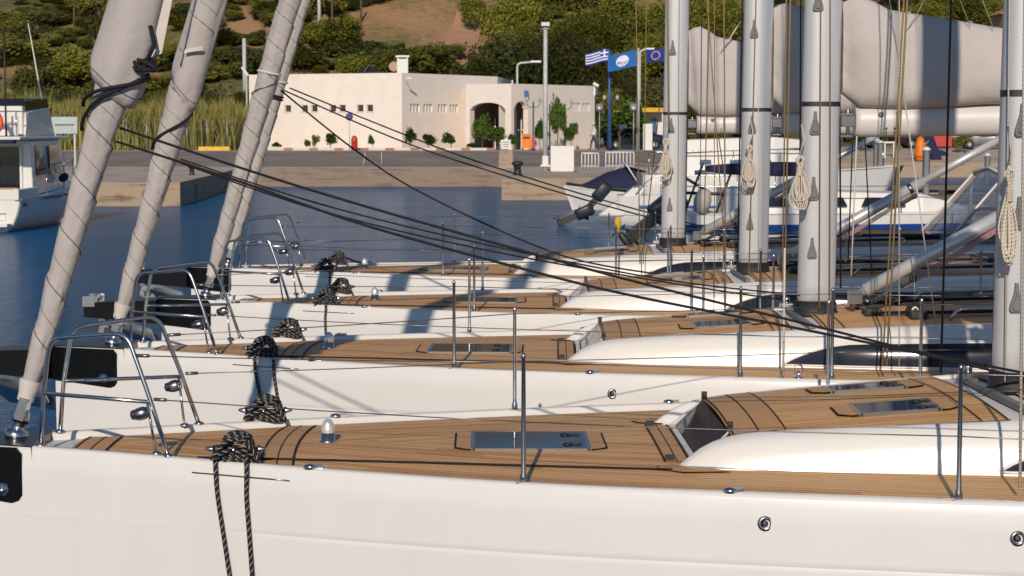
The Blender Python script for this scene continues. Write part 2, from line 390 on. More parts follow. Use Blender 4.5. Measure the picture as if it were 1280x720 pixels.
# ------------------------------------------------------------------ setting: water, quay, ground, hill
MB().quad((-600, -60, 0), (600, -60, 0), (600, 1500, 0), (-600, 1500, 0)).build("water", M['water'])["kind"] = "structure"
def gz(x, y):
    e = lerp(105.0, 126.0, smooth(9, 12, x))
    return 0.95 + 0.8 * smooth(e, e + 12, y)
def hz(x, y):
    base = gz(x, y)
    t = max(0, y - 163 - 4*math.sin(x*0.05))
    h = 0.27*t*smooth(0, 30, t) + 0.0
    n = noise.noise(Vector((x*0.03, y*0.03, 1.3)))*5 + noise.noise(Vector((x*0.1, y*0.1, 4.1)))*1.2
    road = 0.0
    return base + h*(1 - 0.35*smooth(180, 420, t)) + n*smooth(5, 60, t)
def strip(mb, xs, ys, zf, m=0, dz=0.0, xr=None):
    rows = []
    for y in ys:
        rows.append([(x if xr is None else xr(x, y), y, 0) for x in xs])
    rows = [[(p[0], p[1], zf(p[0], p[1]) + dz) for p in r] for r in rows]
    mb.grid(rows, m)
def frange(a, b, n): return [a + (b-a)*i/n for i in range(n+1)]
q = MB()
QL, QE = -13.25, -14.7                                        # right-hand edge of the near-left quay block
strip(q, frange(0, 1, 12), frange(77.3, 104, 8), gz, 0, 0, lambda t, y: lerp(-90, lerp(QL, QE, (y-77.3)/26.7), t))
strip(q, frange(-90, 12, 60), frange(104, 150, 30), gz)
strip(q, frange(12, 90, 40), frange(124, 150, 20), gz)
strip(q, frange(-0.45, 5.5, 6), frange(84.0, 104, 6), gz)
def wall(pts):
    for a, b in zip(pts, pts[1:]):
        n = max(1, int((Vector(b)-Vector(a)).length/3))
        for i in range(n):
            p = Vector(a).lerp(Vector(b), i/n); r = Vector(a).lerp(Vector(b), (i+1)/n)
            q.quad((p.x, p.y, -2), (r.x, r.y, -2), (r.x, r.y, gz(r.x, r.y)), (p.x, p.y, gz(p.x, p.y)), 2 if p.y > 103.9 and r.y > 103.9 and p.x < 0 else 1)
wall([(-90, 77.3), (QL, 77.3), (QE, 104), (-0.45, 104), (-0.45, 84), (5.5, 84), (5.5, 104), (12, 104), (12, 124), (90, 124)])
q.build("quay", [M['conc'], M['qwall'], M['qwall2']])["kind"] = "structure"
g = MB(); strip(g, frange(-220, 220, 110), [150 + i*2.4 for i in range(60)] + [294 + i*9 for i in range(50)], hz)
g.build("hill", M['hill'])["kind"] = "structure"
rd = MB(); strip(rd, frange(-90, 11, 50), frange(107.0, 116.5, 10), gz, 0, 0.006)
rd.build("road", M['asphalt'])["kind"] = "structure"
rt = MB()                                                     # the bare earth track up the slope
for i in range(32):
    y0 = 197 + i*2.6; y1 = y0 + 2.6
    cx0 = -5.2 + (y0-176)*0.035 + 1.2*math.sin(y0*0.06); cx1 = -5.2 + (y1-176)*0.035 + 1.2*math.sin(y1*0.06)
    rt.quad((cx0-1.6, y0, hz(cx0-1.6, y0)+.12), (cx0+1.6, y0, hz(cx0+1.6, y0)+.12), (cx1+1.6, y1, hz(cx1+1.6, y1)+.12), (cx1-1.6, y1, hz(cx1-1.6, y1)+.12))
rt.build("path", mat("bare red earth", (0.42, 0.245, 0.145), 0.95, var=0.15, scale=0.8))["kind"] = "structure"
for k, (x0, x1) in enumerate(((-16.3, -1.1),)):
    kb = MB()
    for i in range(10):
        a = lerp(x0, x1, i/10); b = lerp(x0, x1, (i+1)/10); kb.box(((a+b)/2, 122.6, gz(0, 122.6)+.07), ((b-a), .3, .16))
    kb.build("kerb", M['kerb'])["kind"] = "structure"

# ------------------------------------------------------------------ the marina building
BY = 126.0
def bx(px, Y): return (px-640)*Y/F_PX
gb = 1.72
C0 = Vector((bx(313, 131), 131.0)); C1 = Vector((bx(503, 126.5), 126.5)); C2 = Vector((bx(622, 135.5), 135.5))
E0 = Vector((bx(583, 127.5), 127.5)); E1 = Vector((bx(639, 125.4), 125.4)); E2 = Vector((bx(743, 132.5), 132.5))
TB = thing("marina_building", (C1.x, C1.y, gb), "long cream plastered harbour building with arched entrance and small square windows", "building")
def loc(p): return Vector(p) - Vector((C1.x, C1.y, gb))
def facade(mb, a, b, z0, z1, holes, thick=0.35, m=0):
    """vertical wall from a to b (plan), holes = (s0,s1,h0,h1) in metres along the wall"""
    d = (b-a); Lw = d.length; d = d/Lw; nrm = Vector((d.y, -d.x))
    xs = sorted({0, Lw} | {h[0] for h in holes} | {h[1] for h in holes}); zs = sorted({z0, z1} | {h[2] for h in holes} | {h[3] for h in holes})
    def P(s, z, off=0): return loc((a.x + d.x*s + nrm.x*off, a.y + d.y*s + nrm.y*off, z))
    for i in range(len(xs)-1):
        for j in range(len(zs)-1):
            cx, cz = (xs[i]+xs[i+1])/2, (zs[j]+zs[j+1])/2
            if any(h[0] < cx < h[1] and h[2] < cz < h[3] for h in holes): continue
            mb.quad(P(xs[i], zs[j]), P(xs[i+1], zs[j]), P(xs[i+1], zs[j+1]), P(xs[i], zs[j+1]), m)
    for h in holes:                                           # reveals
        lt = [g_[3] for g_ in holes if abs(g_[1]-h[0]) < 1e-6 and abs(g_[2]-h[2]) < 1e-6]; rt_ = [g_[3] for g_ in holes if abs(g_[0]-h[1]) < 1e-6 and abs(g_[2]-h[2]) < 1e-6]
        zl = min(lt[0], h[3]) if lt else h[2]; zr_ = min(rt_[0], h[3]) if rt_ else h[2]
        for (s0, w0), (s1, w1) in (((h[0], h[2]), (h[1], h[2])), ((h[1], zr_), (h[1], h[3])), ((h[1], h[3]), (h[0], h[3])), ((h[0], h[3]), (h[0], zl))):
            if abs(s0-s1) < 1e-9 and abs(w0-w1) < 1e-9: continue
            mb.quad(P(s0, w0), P(s1, w1), P(s1, w1, -thick), P(s0, w0, -thick), m)
    return P, Lw
def arch_holes(s0, s1, z0, zs_, ztop, n=12):                  # a stepped set of thin slots that follow an arch
    out = []; c = (s0+s1)/2; r = (s1-s0)/2
    for i in range(n):
        a = s0 + (s1-s0)*i/n; b = s0 + (s1-s0)*(i+1)/n; t = ((a+b)/2-c)/r
        out.append((a, b, z0, zs_ + (ztop-zs_)*math.sqrt(max(0, 1-t*t))))
    return out
zt = at(503, 91, 126.5).z
wl = MB()
# left face: seven small windows
Ll = (C1-C0).length
def s_on(a, b, px):            # where the sight line of column px meets the wall a-b
    k = (px-640)/F_PX; d = b-a
    t = (k*a.y - a.x)/(d.x - k*d.y); return t*(b-a).length
wins_l = [s_on(C0, C1, p) for p in (337, 361, 382, 394, 417, 429, 451, 463)]
hl = [(s-.24, s+.24, at(400, 140, 128).z, at(400, 131, 128).z) for s in wins_l]
P1, L1 = facade(wl, C0, C1, gb-.3, zt, hl)
wins_r = [s_on(C1, C2, p) for p in (514.5, 521, 527, 533.5, 538, 549, 554, 561.5, 567, 572)]
zr0, zr1 = at(540, 140.5, 128.5).z, at(540, 130, 128.5).z
grp = [(s_on(C1, C2, a), s_on(C1, C2, b)) for a, b in ((513.5, 525.5), (530, 541), (548, 559), (562.5, 573))]
hr = [(a, b, zr0, zr1) for a, b in grp]
P2, L2 = facade(wl, C1, C2, gb-.3, zt, hr)
back = 10
B0 = C0 + Vector((3, back)); B2 = C2 + Vector((1, back))
def wallp(mb, a, b, z0, z1): mb.quad(loc((a.x, a.y, z0)), loc((b.x, b.y, z0)), loc((b.x, b.y, z1)), loc((a.x, a.y, z1)))
for a, b in ((C2, B2), (B2, B0), (B0, C0)): wallp(wl, a, b, gb-.3, zt)
wl.build("wall", M['plaster'], TB)
rf = MB(); n = len(rf.v)
rf.v += [loc((p.x, p.y, zt-.35)) for p in (C0, C1, C2, B2, B0)]; rf.face((0, 1, 2, 3, 4))
for a, b in ((C0, C1), (C1, C2), (C2, B2), (B2, B0), (B0, C0)):   # parapet with a coping
    d = (b-a).normalized(); nn = Vector((-d.y, d.x))
    rf.quad(loc((a.x, a.y, zt)), loc((b.x, b.y, zt)), loc((b.x+nn.x*.3, b.y+nn.y*.3, zt)), loc((a.x+nn.x*.3, a.y+nn.y*.3, zt)))
    rf.quad(loc((a.x+nn.x*.3, a.y+nn.y*.3, zt)), loc((b.x+nn.x*.3, b.y+nn.y*.3, zt)), loc((b.x+nn.x*.3, b.y+nn.y*.3, zt-.35)), loc((a.x+nn.x*.3, a.y+nn.y*.3, zt-.35)))
rf = rf.build("roof", M['plaster'], TB)
def window(P, s0, s1, z0, z1, dep=0.28, bars=0):
    f = MB(); t = .035 if not bars else .05
    for k in range(bars):
        c = lerp(s0, s1, (k+1)/(bars+1)); f.quad(P(c-.055, z0, -.03), P(c+.055, z0, -.03), P(c+.055, z1, -.03), P(c-.055, z1, -.03)); f.quad(P(c-.055, z1, -.03), P(c-.055, z0, -.03), P(c-.055, z0, -dep), P(c-.055, z1, -dep))
        d = (s1-s0)/(bars+1); f.quad(P(c-d, z1-.16, -.04), P(c-d*.55, z1, -.04), P(c-d, z1, -.04), P(c-d, z1, -.04))
    for (a, b, c, d) in ((s0, s1, z0, z0+t), (s0, s1, z1-t, z1), (s0, s0+t, z0, z1), (s1-t, s1, z0, z1)):
        f.quad(P(a, c, -dep+.04), P(b, c, -dep+.04), P(b, d, -dep+.04), P(a, d, -dep+.04))
    fo = f.build("window", M['white'], TB)
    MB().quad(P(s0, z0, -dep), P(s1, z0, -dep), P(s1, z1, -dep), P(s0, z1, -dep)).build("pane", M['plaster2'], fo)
for h in hl:
    window(P1, *h, dep=.15)
    MB().quad(P1(h[0]-.06, h[2]-.05, .03), P1(h[1]+.06, h[2]-.05, .03), P1(h[1]+.06, h[2], .05), P1(h[0]-.06, h[2], .05)).build("sill", M['white'], TB)
for h in hr: window(P2, *h, dep=.2, bars=2)
# entrance block with the wide arch, and the right wing
zE = at(640, 104.5, 125.4).z
we = MB(); LE = (E1-E0).length
sa, sb = s_on(E0, E1, 587.5), s_on(E0, E1, 631.5)
hA = arch_holes(sa, sb, gb-.3, at(610, 139, 126).z, at(610, 128, 126).z, 22)
facade(we, E0, E1, gb-.3, zE, hA, .5)
sc, sd = s_on(E1, E2, 642.5), s_on(E1, E2, 660)
hB = arch_holes(sc, sd, gb-.3, at(650, 140, 126).z, at(650, 126.5, 126).z, 16)
gw = [(s_on(E1, E2, a), s_on(E1, E2, b)) for a, b in ((716.5, 725.5), (728, 737))]
hw = [(a, b, at(720, 138.5, 128).z, at(720, 128, 128).z) for a, b in gw]
P3, L3 = facade(we, E1, E2, gb-.3, zE, hB + hw, .4)
BE2 = E2 + Vector((.6, 9)); BE0 = E0 + Vector((0, 9))
for a, b in ((E2, BE2), (BE2, BE0), (BE0, E0)): wallp(we, a, b, gb-.3, zE)
we.v += [loc((p.x, p.y, zE-.002)) for p in (E0, E1, E2, BE2, BE0)]; k = len(we.v); we.face((k-5, k-4, k-3, k-2, k-1))
tag(we.build("entrance_wing", M['plaster'], TB))
for h in hw: window(P3, *h, dep=.2, bars=2)
dE = (E1-E0)/LE; nE = Vector((dE.y, -dE.x))
def PE(s, z, off): return loc((E0.x+dE.x*s+nE.x*off, E0.y+dE.y*s+nE.y*off, z))
pc = MB(); pc.quad(PE(sa-.3, gb-.3, -3.0), PE(sb+.3, gb-.3, -3.0), PE(sb+.3, zE-.4, -3.0), PE(sa-.3, zE-.4, -3.0))
pc.build("porch_wall", M['wood'], TB)  # dark timber colour stands in for the deep shade inside the arch
dr = MB()
for i in range(4):
    s0 = lerp(sa, sb, i/4)+.06; s1 = lerp(sa, sb, (i+1)/4)-.06
    dr.quad(PE(s0, gb, -2.85), PE(s1, gb, -2.85), PE(s1, gb+2.0, -2.85), PE(s0, gb+2.0, -2.85), 1)
    dr.box(PE(s0-.04, gb+1.05, -2.8), (.07, .07, 2.1)); dr.box(PE((s0+s1)/2, gb+1.3, -2.78), (s1-s0, .05, .07))
dr.build("glass_door", [M['white'], M['sglass']], TB)
MB().quad(P3(sc-.2, gb-.3, -1.1), P3(sd+.2, gb-.3, -1.1), P3(sd+.2, zE-.5, -1.1), P3(sc-.2, zE-.5, -1.1)).build("niche_wall", M['plaster'], TB)
sp = s_on(E1, E2, 656); MB().box(P3(sp, at(656, 117, 126).z, .05), (.4, .08, .42), mat=Matrix.Rotation(-.1, 3, 'Z')).build("wall_plaque", M['blue'], TB)
# chimney, dish, lamp fittings and the wing's security camera
ch = MB(); cp = loc(at(503.5, 90, 129)); ch.box((cp.x, cp.y, cp.z+.2), (.72, .7, 1.3)); ch.box((cp.x, cp.y, cp.z+1.02), (.9, .88, .12))
for sx in (-1, 1):
    for sy in (-1, 1): ch.box((cp.x+sx*.3, cp.y+sy*.28, cp.z+.9), (.1, .1, .16))
ch = ch.build("chimney", M['white'], TB)
sd_ = MB(); p = loc(at(492.5, 83.5, 129)); sd_.lathe([(.0, 0), (.28, .04), (.34, .1), (.3, .1), (.0, .03)], p, 18, mat=Matrix.Rotation(R(80), 3, 'X')); sd_.tube([p, p+Vector((0, .1, -.8))], .03)
sd_.build("satellite_dish", M['tan'], TB)
fl = MB(); p = loc(at(657*0+506, 98, 126.2)); fl.tube([p+Vector((0, .3, 0)), p+Vector((.2, -.5, 0))], .025); fl.box(p+Vector((.3, -.6, 0)), (.36, .2, .08))
fl.build("wall_lamp", M['white'], TB)
cm = MB(); p = loc(at(741, 108, 129.6)); cm.tube([p+Vector((0, .2, -.2)), p+Vector((.25, -.1, .1))], .03); cm.box(p+Vector((.2, -.1, .12)), (.4, .18, .18), mat=Matrix.Rotation(.5, 3, 'Y')); cm.box(p+Vector((.1, -.05, -.35)), (.14, .14, .5))
cm.build("security_camera", M['white'], TB)
pv = MB(); p = loc(at(461, 89, 130)); pv.box(p, (1.3, .05, .8), mat=Matrix.Rotation(R(-50), 3, 'X')); pv.box(p+Vector((-.2, .2, .1)), (.1, .6, .8), mat=Matrix.Rotation(R(35), 3, 'Y'))
pv.build("solar_heater", M['iron'], TB)

# ------------------------------------------------------------------ foliage
def crown_mesh(name, rx, ry, rz, n, leaf, lobes, seed, m, zc=None, gappy=0.5):
    r = random.Random(seed); mb = MB(); L = []
    for i in range(lobes):
        a = r.uniform(0, 6.283); e = r.uniform(-0.5, 1.0); q_ = r.uniform(.35, .8)
        L.append((Vector((rx*q_*math.cos(a)*math.cos(e), ry*q_*math.sin(a)*math.cos(e), rz*q_*math.sin(e))), r.uniform(.28, .52)))
    zc = rz*0.95 if zc is None else zc
    per = n//lobes
    for c, s in L:
        for k in range(per):
            d = Vector((r.gauss(0, 1), r.gauss(0, 1), r.gauss(0, 1))).normalized()*(r.random()**0.4)
            p = c + Vector((d.x*rx*s, d.y*ry*s, d.z*rz*s*1.05)) + Vector((0, 0, zc))
            p += Vector((rx, ry, rz))*0.0 + c*(.35*r.random() if r.random() < .15 else 0)
            if p.z < 0.03: p.z = abs(p.z)+.03
            a = Vector((r.gauss(0, 1), r.gauss(0, 1), r.gauss(0, 1))).normalized(); b = a.orthogonal().normalized()
            l = leaf*r.uniform(.5, 1.3)
            mb.v += [p - a*l, p + b*l*.5, p + a*l, p - b*l*.5]; j = len(mb.v); mb.face((j-4, j-3, j-2, j-1))
    me = bpy.data.meshes.new(name); me.from_pydata([tuple(v) for v in mb.v], [], mb.f); me.materials.append(m); return me
def trunk_mesh(name, h, r0, seed):
    r = random.Random(seed); mb = MB()
    mb.tube([(0, 0, -.3), (r.uniform(-.1, .1)*h, 0, h*.4), (r.uniform(-.15, .15)*h, r.uniform(-.1, .1)*h, h)], [r0, r0*.7, r0*.3], 7)
    for i in range(4):
        a = r.uniform(0, 6.28); z = h*r.uniform(.4, .8); mb.tube([(0, 0, z), (math.cos(a)*h*.3, math.sin(a)*h*.3, z+h*.3)], [r0*.4, r0*.12], 5)
    me = bpy.data.meshes.new(name); me.from_pydata([tuple(v) for v in mb.v], [], mb.f); me.materials.append(M['trunk']); return me
def plant(name, x, y, z, cm_, tm, label, cat, group=None, s=(1, 1, 1), rz=None):
    t = thing(name, (x, y, z), label, cat, group, rnd.uniform(0, 6.28) if rz is None else rz); t.scale = s
    o = bpy.data.objects.new("crown", cm_); link(o, t)
    if tm: link(bpy.data.objects.new("trunk", tm), t)
    return t
bush_d = [crown_mesh("crown", 1, 1, .75, 2600, .085, 13, 100+i, M['leafd']) for i in range(4)]
bush_g = [crown_mesh("crown", 1, 1, .85, 2600, .085, 13, 200+i, M['leafg']) for i in range(4)]
bush_y = [crown_mesh("crown", 1, 1, .7, 2400, .085, 11, 300+i, M['leafy']) for i in range(2)]
tk_b = trunk_mesh("trunk", .9, .07, 5)
pine = [crown_mesh("crown", 1, 1, 1.15, 5200, .06, 20, 400+i, M['leafg'], 1.3) for i in range(3)]
pined = [crown_mesh("crown", 1, 1, 1.1, 6500, .055, 22, 450+i, M['leafd'], 1.3) for i in range(3)]
tk_p = trunk_mesh("trunk", 1.5, .07, 6)
def on_hill(px, Y):
    x = (px-640)*Y/F_PX; return x, Y, hz(x, Y)
# hillside shrubs: bands with bare soil left between
def clear_of_path(x, y):
    cx = -5.2 + (y-176)*0.035 + 1.2*math.sin(y*0.06); return abs(x-cx) > (3.0 if y > 195 else -1)
def where(px, Y):
    col = ("over the motor yacht" if px < 50 else "just left of the nearest sail" if px < 110 else "between the two nearest sails" if px < 230 else "between second and third sails" if px < 320
           else "above the building's long left wall" if px < 410 else "above the building's chimney" if px < 520 else "beside the earth track" if px < 610 else "above the floodlight mast" if px < 720
           else "above the flags" if px < 835 else "between the two leftmost masts" if px < 930 else "between the middle masts" if px < 1000 else "behind the long sail bag" if px < 1240 else "behind the rightmost mast")
    row = "at the foot of the slope" if Y < 182 else "on the lower slope" if Y < 198 else "halfway up the slope" if Y < 214 else "high on the slope"
    return col, row
nd = {"dark_shrub": 0, "green_shrub": 0, "pale_shrub": 0}
for i in range(3000):
    px = rnd.uniform(-40, 900); Y = 168 + 74*rnd.random()**1.15
    x, y, z = on_hill(px, Y)
    dens = noise.noise(Vector((x*0.07, y*0.06, 9.0))) + .35*noise.noise(Vector((x*0.2, y*0.2, 3.0)))
    left = 1 - smooth(560, 660, px); low = 1-smooth(180, 205, Y)
    bare = left*smooth(184, 200, Y)*(smooth(330, 400, px)*.34 + .28)
    if dens < -0.42 + bare - .5*low or not clear_of_path(x, y): continue
    r_ = rnd.random(); sc_ = rnd.uniform(.5, 1.0)*(2.3 if rnd.random() < .28 else 1.35)
    if r_ < .42: me, lb, gp, nm = rnd.choice(bush_d), "dark olive shrub", "dark shrubs on the hillside", "dark_shrub"
    elif r_ < .86: me, lb, gp, nm = rnd.choice(bush_g), "green rounded shrub", "green shrubs on the hillside", "green_shrub"
    else: me, lb, gp, nm = rnd.choice(bush_y), "yellow green clump", "yellowish clumps on the hillside", "pale_shrub"
    if nd[nm] >= 290: continue
    nd[nm] += 1; col_, row_ = where(px, Y)
    plant(nm, x, y, z-.15, me, None if sc_ < 1.0 else tk_b, ("small " if sc_ < .8 else "large " if sc_ > 1.2 else "") + lb + " " + col_ + ", " + row_, "shrub", gp, (sc_*rnd.uniform(.9, 1.9), sc_*rnd.uniform(.9, 1.4), sc_*rnd.uniform(.55, 1.15)))
cnt = 0
for i in range(500):
    px = rnd.uniform(590, 1330); Y = rnd.uniform(168, 240); x, y, z = on_hill(px, Y)
    if noise.noise(Vector((x*.07, y*.05, 2))) < -0.25 or (px < 640 and rnd.random() < .6): continue
    if cnt > 120: break
    s = rnd.uniform(1.6, 2.9); col_, row_ = where(px, Y)
    plant("pine_tree", x, y, z-.2, rnd.choice(pine), tk_p, ("tall " if s > 2.4 else "low " if s < 1.95 else "") + "bushy green pine " + col_ + ", " + row_, "tree", "pines on the right of the slope", (s*1.1, s*1.1, s*rnd.uniform(.85, 1.1))); cnt += 1
# big dark trees behind the building
for i, (px, Y, s, h, lb) in enumerate(((528, 152, 2.0, 1.35, "above the roof just right of the chimney"), (560, 150, 2.6, 1.9, "above the grouped wall windows"), (598, 149, 3.1, 2.6, "above the wide arch"), (640, 150, 3.4, 3.2, "left of the floodlight head"), (684, 148, 3.6, 3.35, "directly behind the floodlight head"),
        (726, 147, 3.5, 3.1, "left of the striped flag"), (765, 152, 3.0, 2.6, "behind the light blue flag"), (660, 158, 3.6, 3.5, "farther back, left of the floodlight head"), (705, 160, 3.4, 3.6, "farther back, right of the floodlight head"), (615, 160, 3.2, 3.1, "farther back above the arches"), (800, 158, 2.8, 2.2, "behind the ring of stars flag"))):
    x = (px-640)*Y/F_PX; plant("dark_tree", x, Y, hz(x, Y)-.2, pined[i % 3], tk_p, "dense dark evergreen " + lb, "tree", "dark evergreens behind the building", (s*1.05, s, h*1.18))
for px, Y, s, lb in ((20, 140, 1.9, "right behind the motor yacht's upper deck"), (75, 146, 2.2, "above the pale blue notice board"), (50, 158, 2.6, "farther back above the motor yacht's antenna"), (98, 152, 2.0, "just left of the nearest furled sail"), (-20, 150, 2.3, "at the left edge of the reed bed"), (165, 128, 1.3, "low in the reeds between the two nearest sails"), (300, 150, 2.2, "beside the building's left end"), (250, 160, 2.6, "above the reeds right of the second sail"), (150, 163, 2.4, "behind the nearest furled sail"), (120, 150, 2.4, "hidden mostly by the nearest furled sail"), (200, 154, 2.2, "seen between the two nearest sails above the reeds")):
    x = (px-640)*Y/F_PX; plant("dark_tree", x, Y, hz(x, Y)-.1, pined[int(px) % 3], tk_p, "dark bushy evergreen " + lb, "tree", "dark trees behind the reeds", (s, s, s*.85))
# reeds
def reeds(x0, x1, y0, y1, n, h, seed):
    r = random.Random(seed); mb = MB()
    for i in range(n):
        x = r.uniform(x0, x1); y = r.uniform(y0, y1); z = hz(x, y)
        hh = h*r.uniform(.55, 1.15)*(0.72+0.45*noise.noise(Vector((x*.35, y*.35, 0)))+.2); a = r.uniform(0, 3.14); w_ = r.uniform(.03, .07); dx, dy = math.cos(a)*w_, math.sin(a)*w_
        lx, ly = r.gauss(0, .28), r.gauss(0, .28)
        mb.v += [Vector((x-dx, y-dy, z)), Vector((x+dx, y+dy, z)), Vector((x+lx*.5+dx, y+ly*.5+dy, z+hh*.6)), Vector((x+lx*.5-dx, y+ly*.5-dy, z+hh*.6)), Vector((x+lx*1.6, y+ly*1.6, z+hh))]
        j = len(mb.v); mb.face((j-5, j-4, j-3, j-2)); mb.face((j-2, j-3, j-1))
    return mb
tag(reeds(-42, -17.4, 122, 136, 27000, 3.1, 3).build("reed_bed", M['reed']), "dense bed of tall yellow green reeds behind the left quay", "reeds", None, "stuff")
def shrub(px, py, Y, w_, h_, me, label, name="garden_shrub", tk=True, group=None):
    x = (px-640)*Y/F_PX
    return plant(name, x, Y, gz(x, Y), me, tk_b if tk else None, label, "shrub", group, (w_, w_, h_))
gs = [crown_mesh("crown", 1, 1, .9, 1300, .13, 9, 500+i, M['leafs'], 1.1) for i in range(3)]
gyl = crown_mesh("crown", 1, 1, .9, 900, .14, 7, 510, M['leafy'], 1.0)
BW = "against the cream building wall"
for px, Y, w_, h_, me, lb in ((347, 124.5, .35, .25, gs[0], "tiny green sprig at the far left foot of the cream wall"), (385, 124.2, .25, .35, gs[1], "small thin dark shrub left of the yellow one "+BW),
    (395, 124.2, .3, .55, gyl, "yellow flowering upright shrub "+BW), (414, 124.2, .5, .65, gs[2], "open leafy green shrub between yellow shrub and blue sign"), (466, 124.3, .28, .48, gs[0], "slim green shrub just right of the red hydrant"),
    (513, 124, .42, .75, gs[1], "dark narrow shrub at the corner of the cream building"), (536, 124, .55, .62, gs[2], "round headed green shrub on a stem, first right of the corner"), (564, 124, .62, .55, gs[0], "round dark green shrub midway along the greyer wall"),
    (590, 123.6, .4, .25, gs[1], "low ground hugging shrub left of the wide arch"), (603, 123.4, .75, 1.15, gs[1], "broad green bush left in front of the wide arch"), (622, 123.2, .75, .9, gs[2], "broad darker bush right in front of the wide arch"),
    (641, 123.2, .5, .5, gs[0], "low shrub between wide arch and orange bin"), (675, 123.3, .45, .95, gs[0], "leafy shrub beside the light mast base"), (697, 123, .62, 1.75, gs[1], "tall upright reddish green garden tree by the white box"),
    (714, 123.4, .42, 1.05, gs[2], "clipped green shrub with two stacked balls of leaf"), (774, 123.5, 1.6, 1.6, gs[0], "big rounded bright bush right of the walking man"), (758, 125, .8, 1.1, gs[1], "dark bush just behind the walking man"), (800, 124, .7, 1.0, gs[2], "green bush left of the yellow roofed kiosk"),
    (765, 134, 1.6, 2.3, gyl, "pale feathery green tree at the right end of the building"), (1100, 136, 1.0, 1.0, gs[1], "dark bush by the right hand quay behind the vang"), (1205, 133, .7, .7, gyl, "yellow green bush right of the red box on the quay"), (1075, 134, .8, .8, gs[0], "small green bush left on the right hand quay")):
    shrub(px, 0, Y, w_, h_, me, lb)

# ------------------------------------------------------------------ quay furniture
def post_lamp():
    p = atz(681, 207, .95); Y = 100.0; x = (681.5-640)*Y/F_PX; z = gz(x, Y)
    top = at(681, 33, Y).z
    t = thing("floodlight_mast", (x, Y, z), "tall pale pole with a white floodlight head near the quay end", "street lamp")
    MB().tube([(0, 0, 0), (0, 0, top-z)], [.13, .10], 10).build("pole", M['pole'], t)
    b = MB(); b.box((0, 0, .25), (.5, .4, .1)); b.box((0, 0, .5), (.3, .3, .5)); b.build("base", M['white'], t)
    h = MB(); h.box((0, -.1, top-z+.1), (.46, .3, .22)); h.box((0, -.1, top-z-.12), (.4, .1, .06)); h.build("lamp_head", M['galv'], t, .02)
    MB().box((0, -.262, top-z+.1), (.38, .02, .16)).build("lens", M['lens'], t)
post_lamp()
def arm_lamp(px, pytop, pxe, Y, label, zb=None):
    x = (px-640)*Y/F_PX; z = hz(x, Y); top = at(px, pytop, Y); e = at(pxe, pytop-2, Y)
    t = thing("street_lamp", (x, Y, z), label, "street lamp", "single arm lamps behind the building")
    P = rounded([(0, 0, 0), (0, 0, top.z-z), (e.x-x, 0, e.z-z)], .3); MB().tube(P, .07, 8).build("pole", M['pole'], t)
    MB().box((e.x-x, 0, e.z-z), (.7, .22, .14)).build("lamp_head", M['white'], t, .03)
arm_lamp(646.5, 79, 670, 133, "grey lamp with a horizontal arm above the entrance roof")
arm_lamp(799, 63, 812, 140, "grey lamp with short arm behind the flags")
for px, py, Y, lb in ((310, 92, 137, "short tilted lamp head at the building's left end"),):
    x = (px-640)*Y/F_PX; z = hz(x, Y); t = thing("street_lamp", (x, Y, z), lb, "street lamp"); e = at(px, py, Y)
    MB().tube([(0, 0, 0), (0, 0, e.z-z)], .06).build("pole", M['pole'], t)
    MB().box((.0-.1, 0, e.z-z+.15), (.18, .18, .75), mat=Matrix.Rotation(R(-35), 3, 'Y')).build("lamp_head", M['white'], t, .03)
def lantern(px, pyt, Y, label):
    x = (px-640)*Y/F_PX; z = gz(x, Y); h = at(px, pyt, Y).z - z
    t = thing("lantern_post", (x, Y, z), label, "street lamp", "dark double lantern posts")
    MB().lathe([(.12, 0), (.10, .25), (.05, .35), (.04, h*.9), (.05, h*.95)], (0, 0, 0), 10).build("post", M['iron'], t)
    for s in (-1, 1):
        a = MB(); a.tube(spline([(0, 0, h*.86), (s*.22, 0, h*.84), (s*.4, 0, h*.9), (s*.4, 0, h*.95)], 5), .022, 6); a.build("arm", M['iron'], t)
        MB().lathe([(.03, 0), (.09, .06), (.12, .16), (.08, .28), (.02, .33)], (s*.4, 0, h*.95), 10).build("globe", M['globe'], t)
lantern(666.5, 124, 121.5, "dark double lantern post by the orange bin"); lantern(687, 127, 124, "dark double lantern post behind the white box")
lantern(706, 127, 124.5, "dark double lantern post against the greyer wall"); lantern(763, 122, 120.5, "dark double lantern post standing in the big bush")
# flags
def flag(px, pole_top, Y, fx0, fx1, fy0, fy1, mats, paint, label, pmat):
    x = (px-640)*Y/F_PX; z = gz(x, Y); top = at(px, pole_top, Y).z
    t = thing("flagpole", (x, Y, z), label, "flagpole", "flagpoles right of the building")
    MB().tube([(0, 0, 0), (0, 0, top-z)], [.12, .06], 10).build("pole", pmat, t)
    a = at(fx0, fy0, Y) - Vector((x, Y, z)); b = at(fx1, fy1, Y) - Vector((x, Y, z))
    mb = MB(); nu, nv = 54, 36; rows = []
    for j in range(nv+1):
        v = j/nv; r = []
        for i in range(nu+1):
            u = i/nu; wv = math.sin(u*7+v*1.5)*.12*u
            slant = paint('slant')*u
            r.append((lerp(a.x, b.x, u), wv, lerp(a.z, b.z, v)+slant+math.sin(u*6)*.03))
        rows.append(r)
    n = len(mb.v)
    for r in rows: mb.v += [Vector(p) for p in r]
    for j in range(nv):
        for i in range(nu): mb.face((n+j*(nu+1)+i, n+j*(nu+1)+i+1, n+(j+1)*(nu+1)+i+1, n+(j+1)*(nu+1)+i), paint(((i+.5)/nu, (j+.5)/nv)), None, True)
    f = mb.build("flag", mats, t)
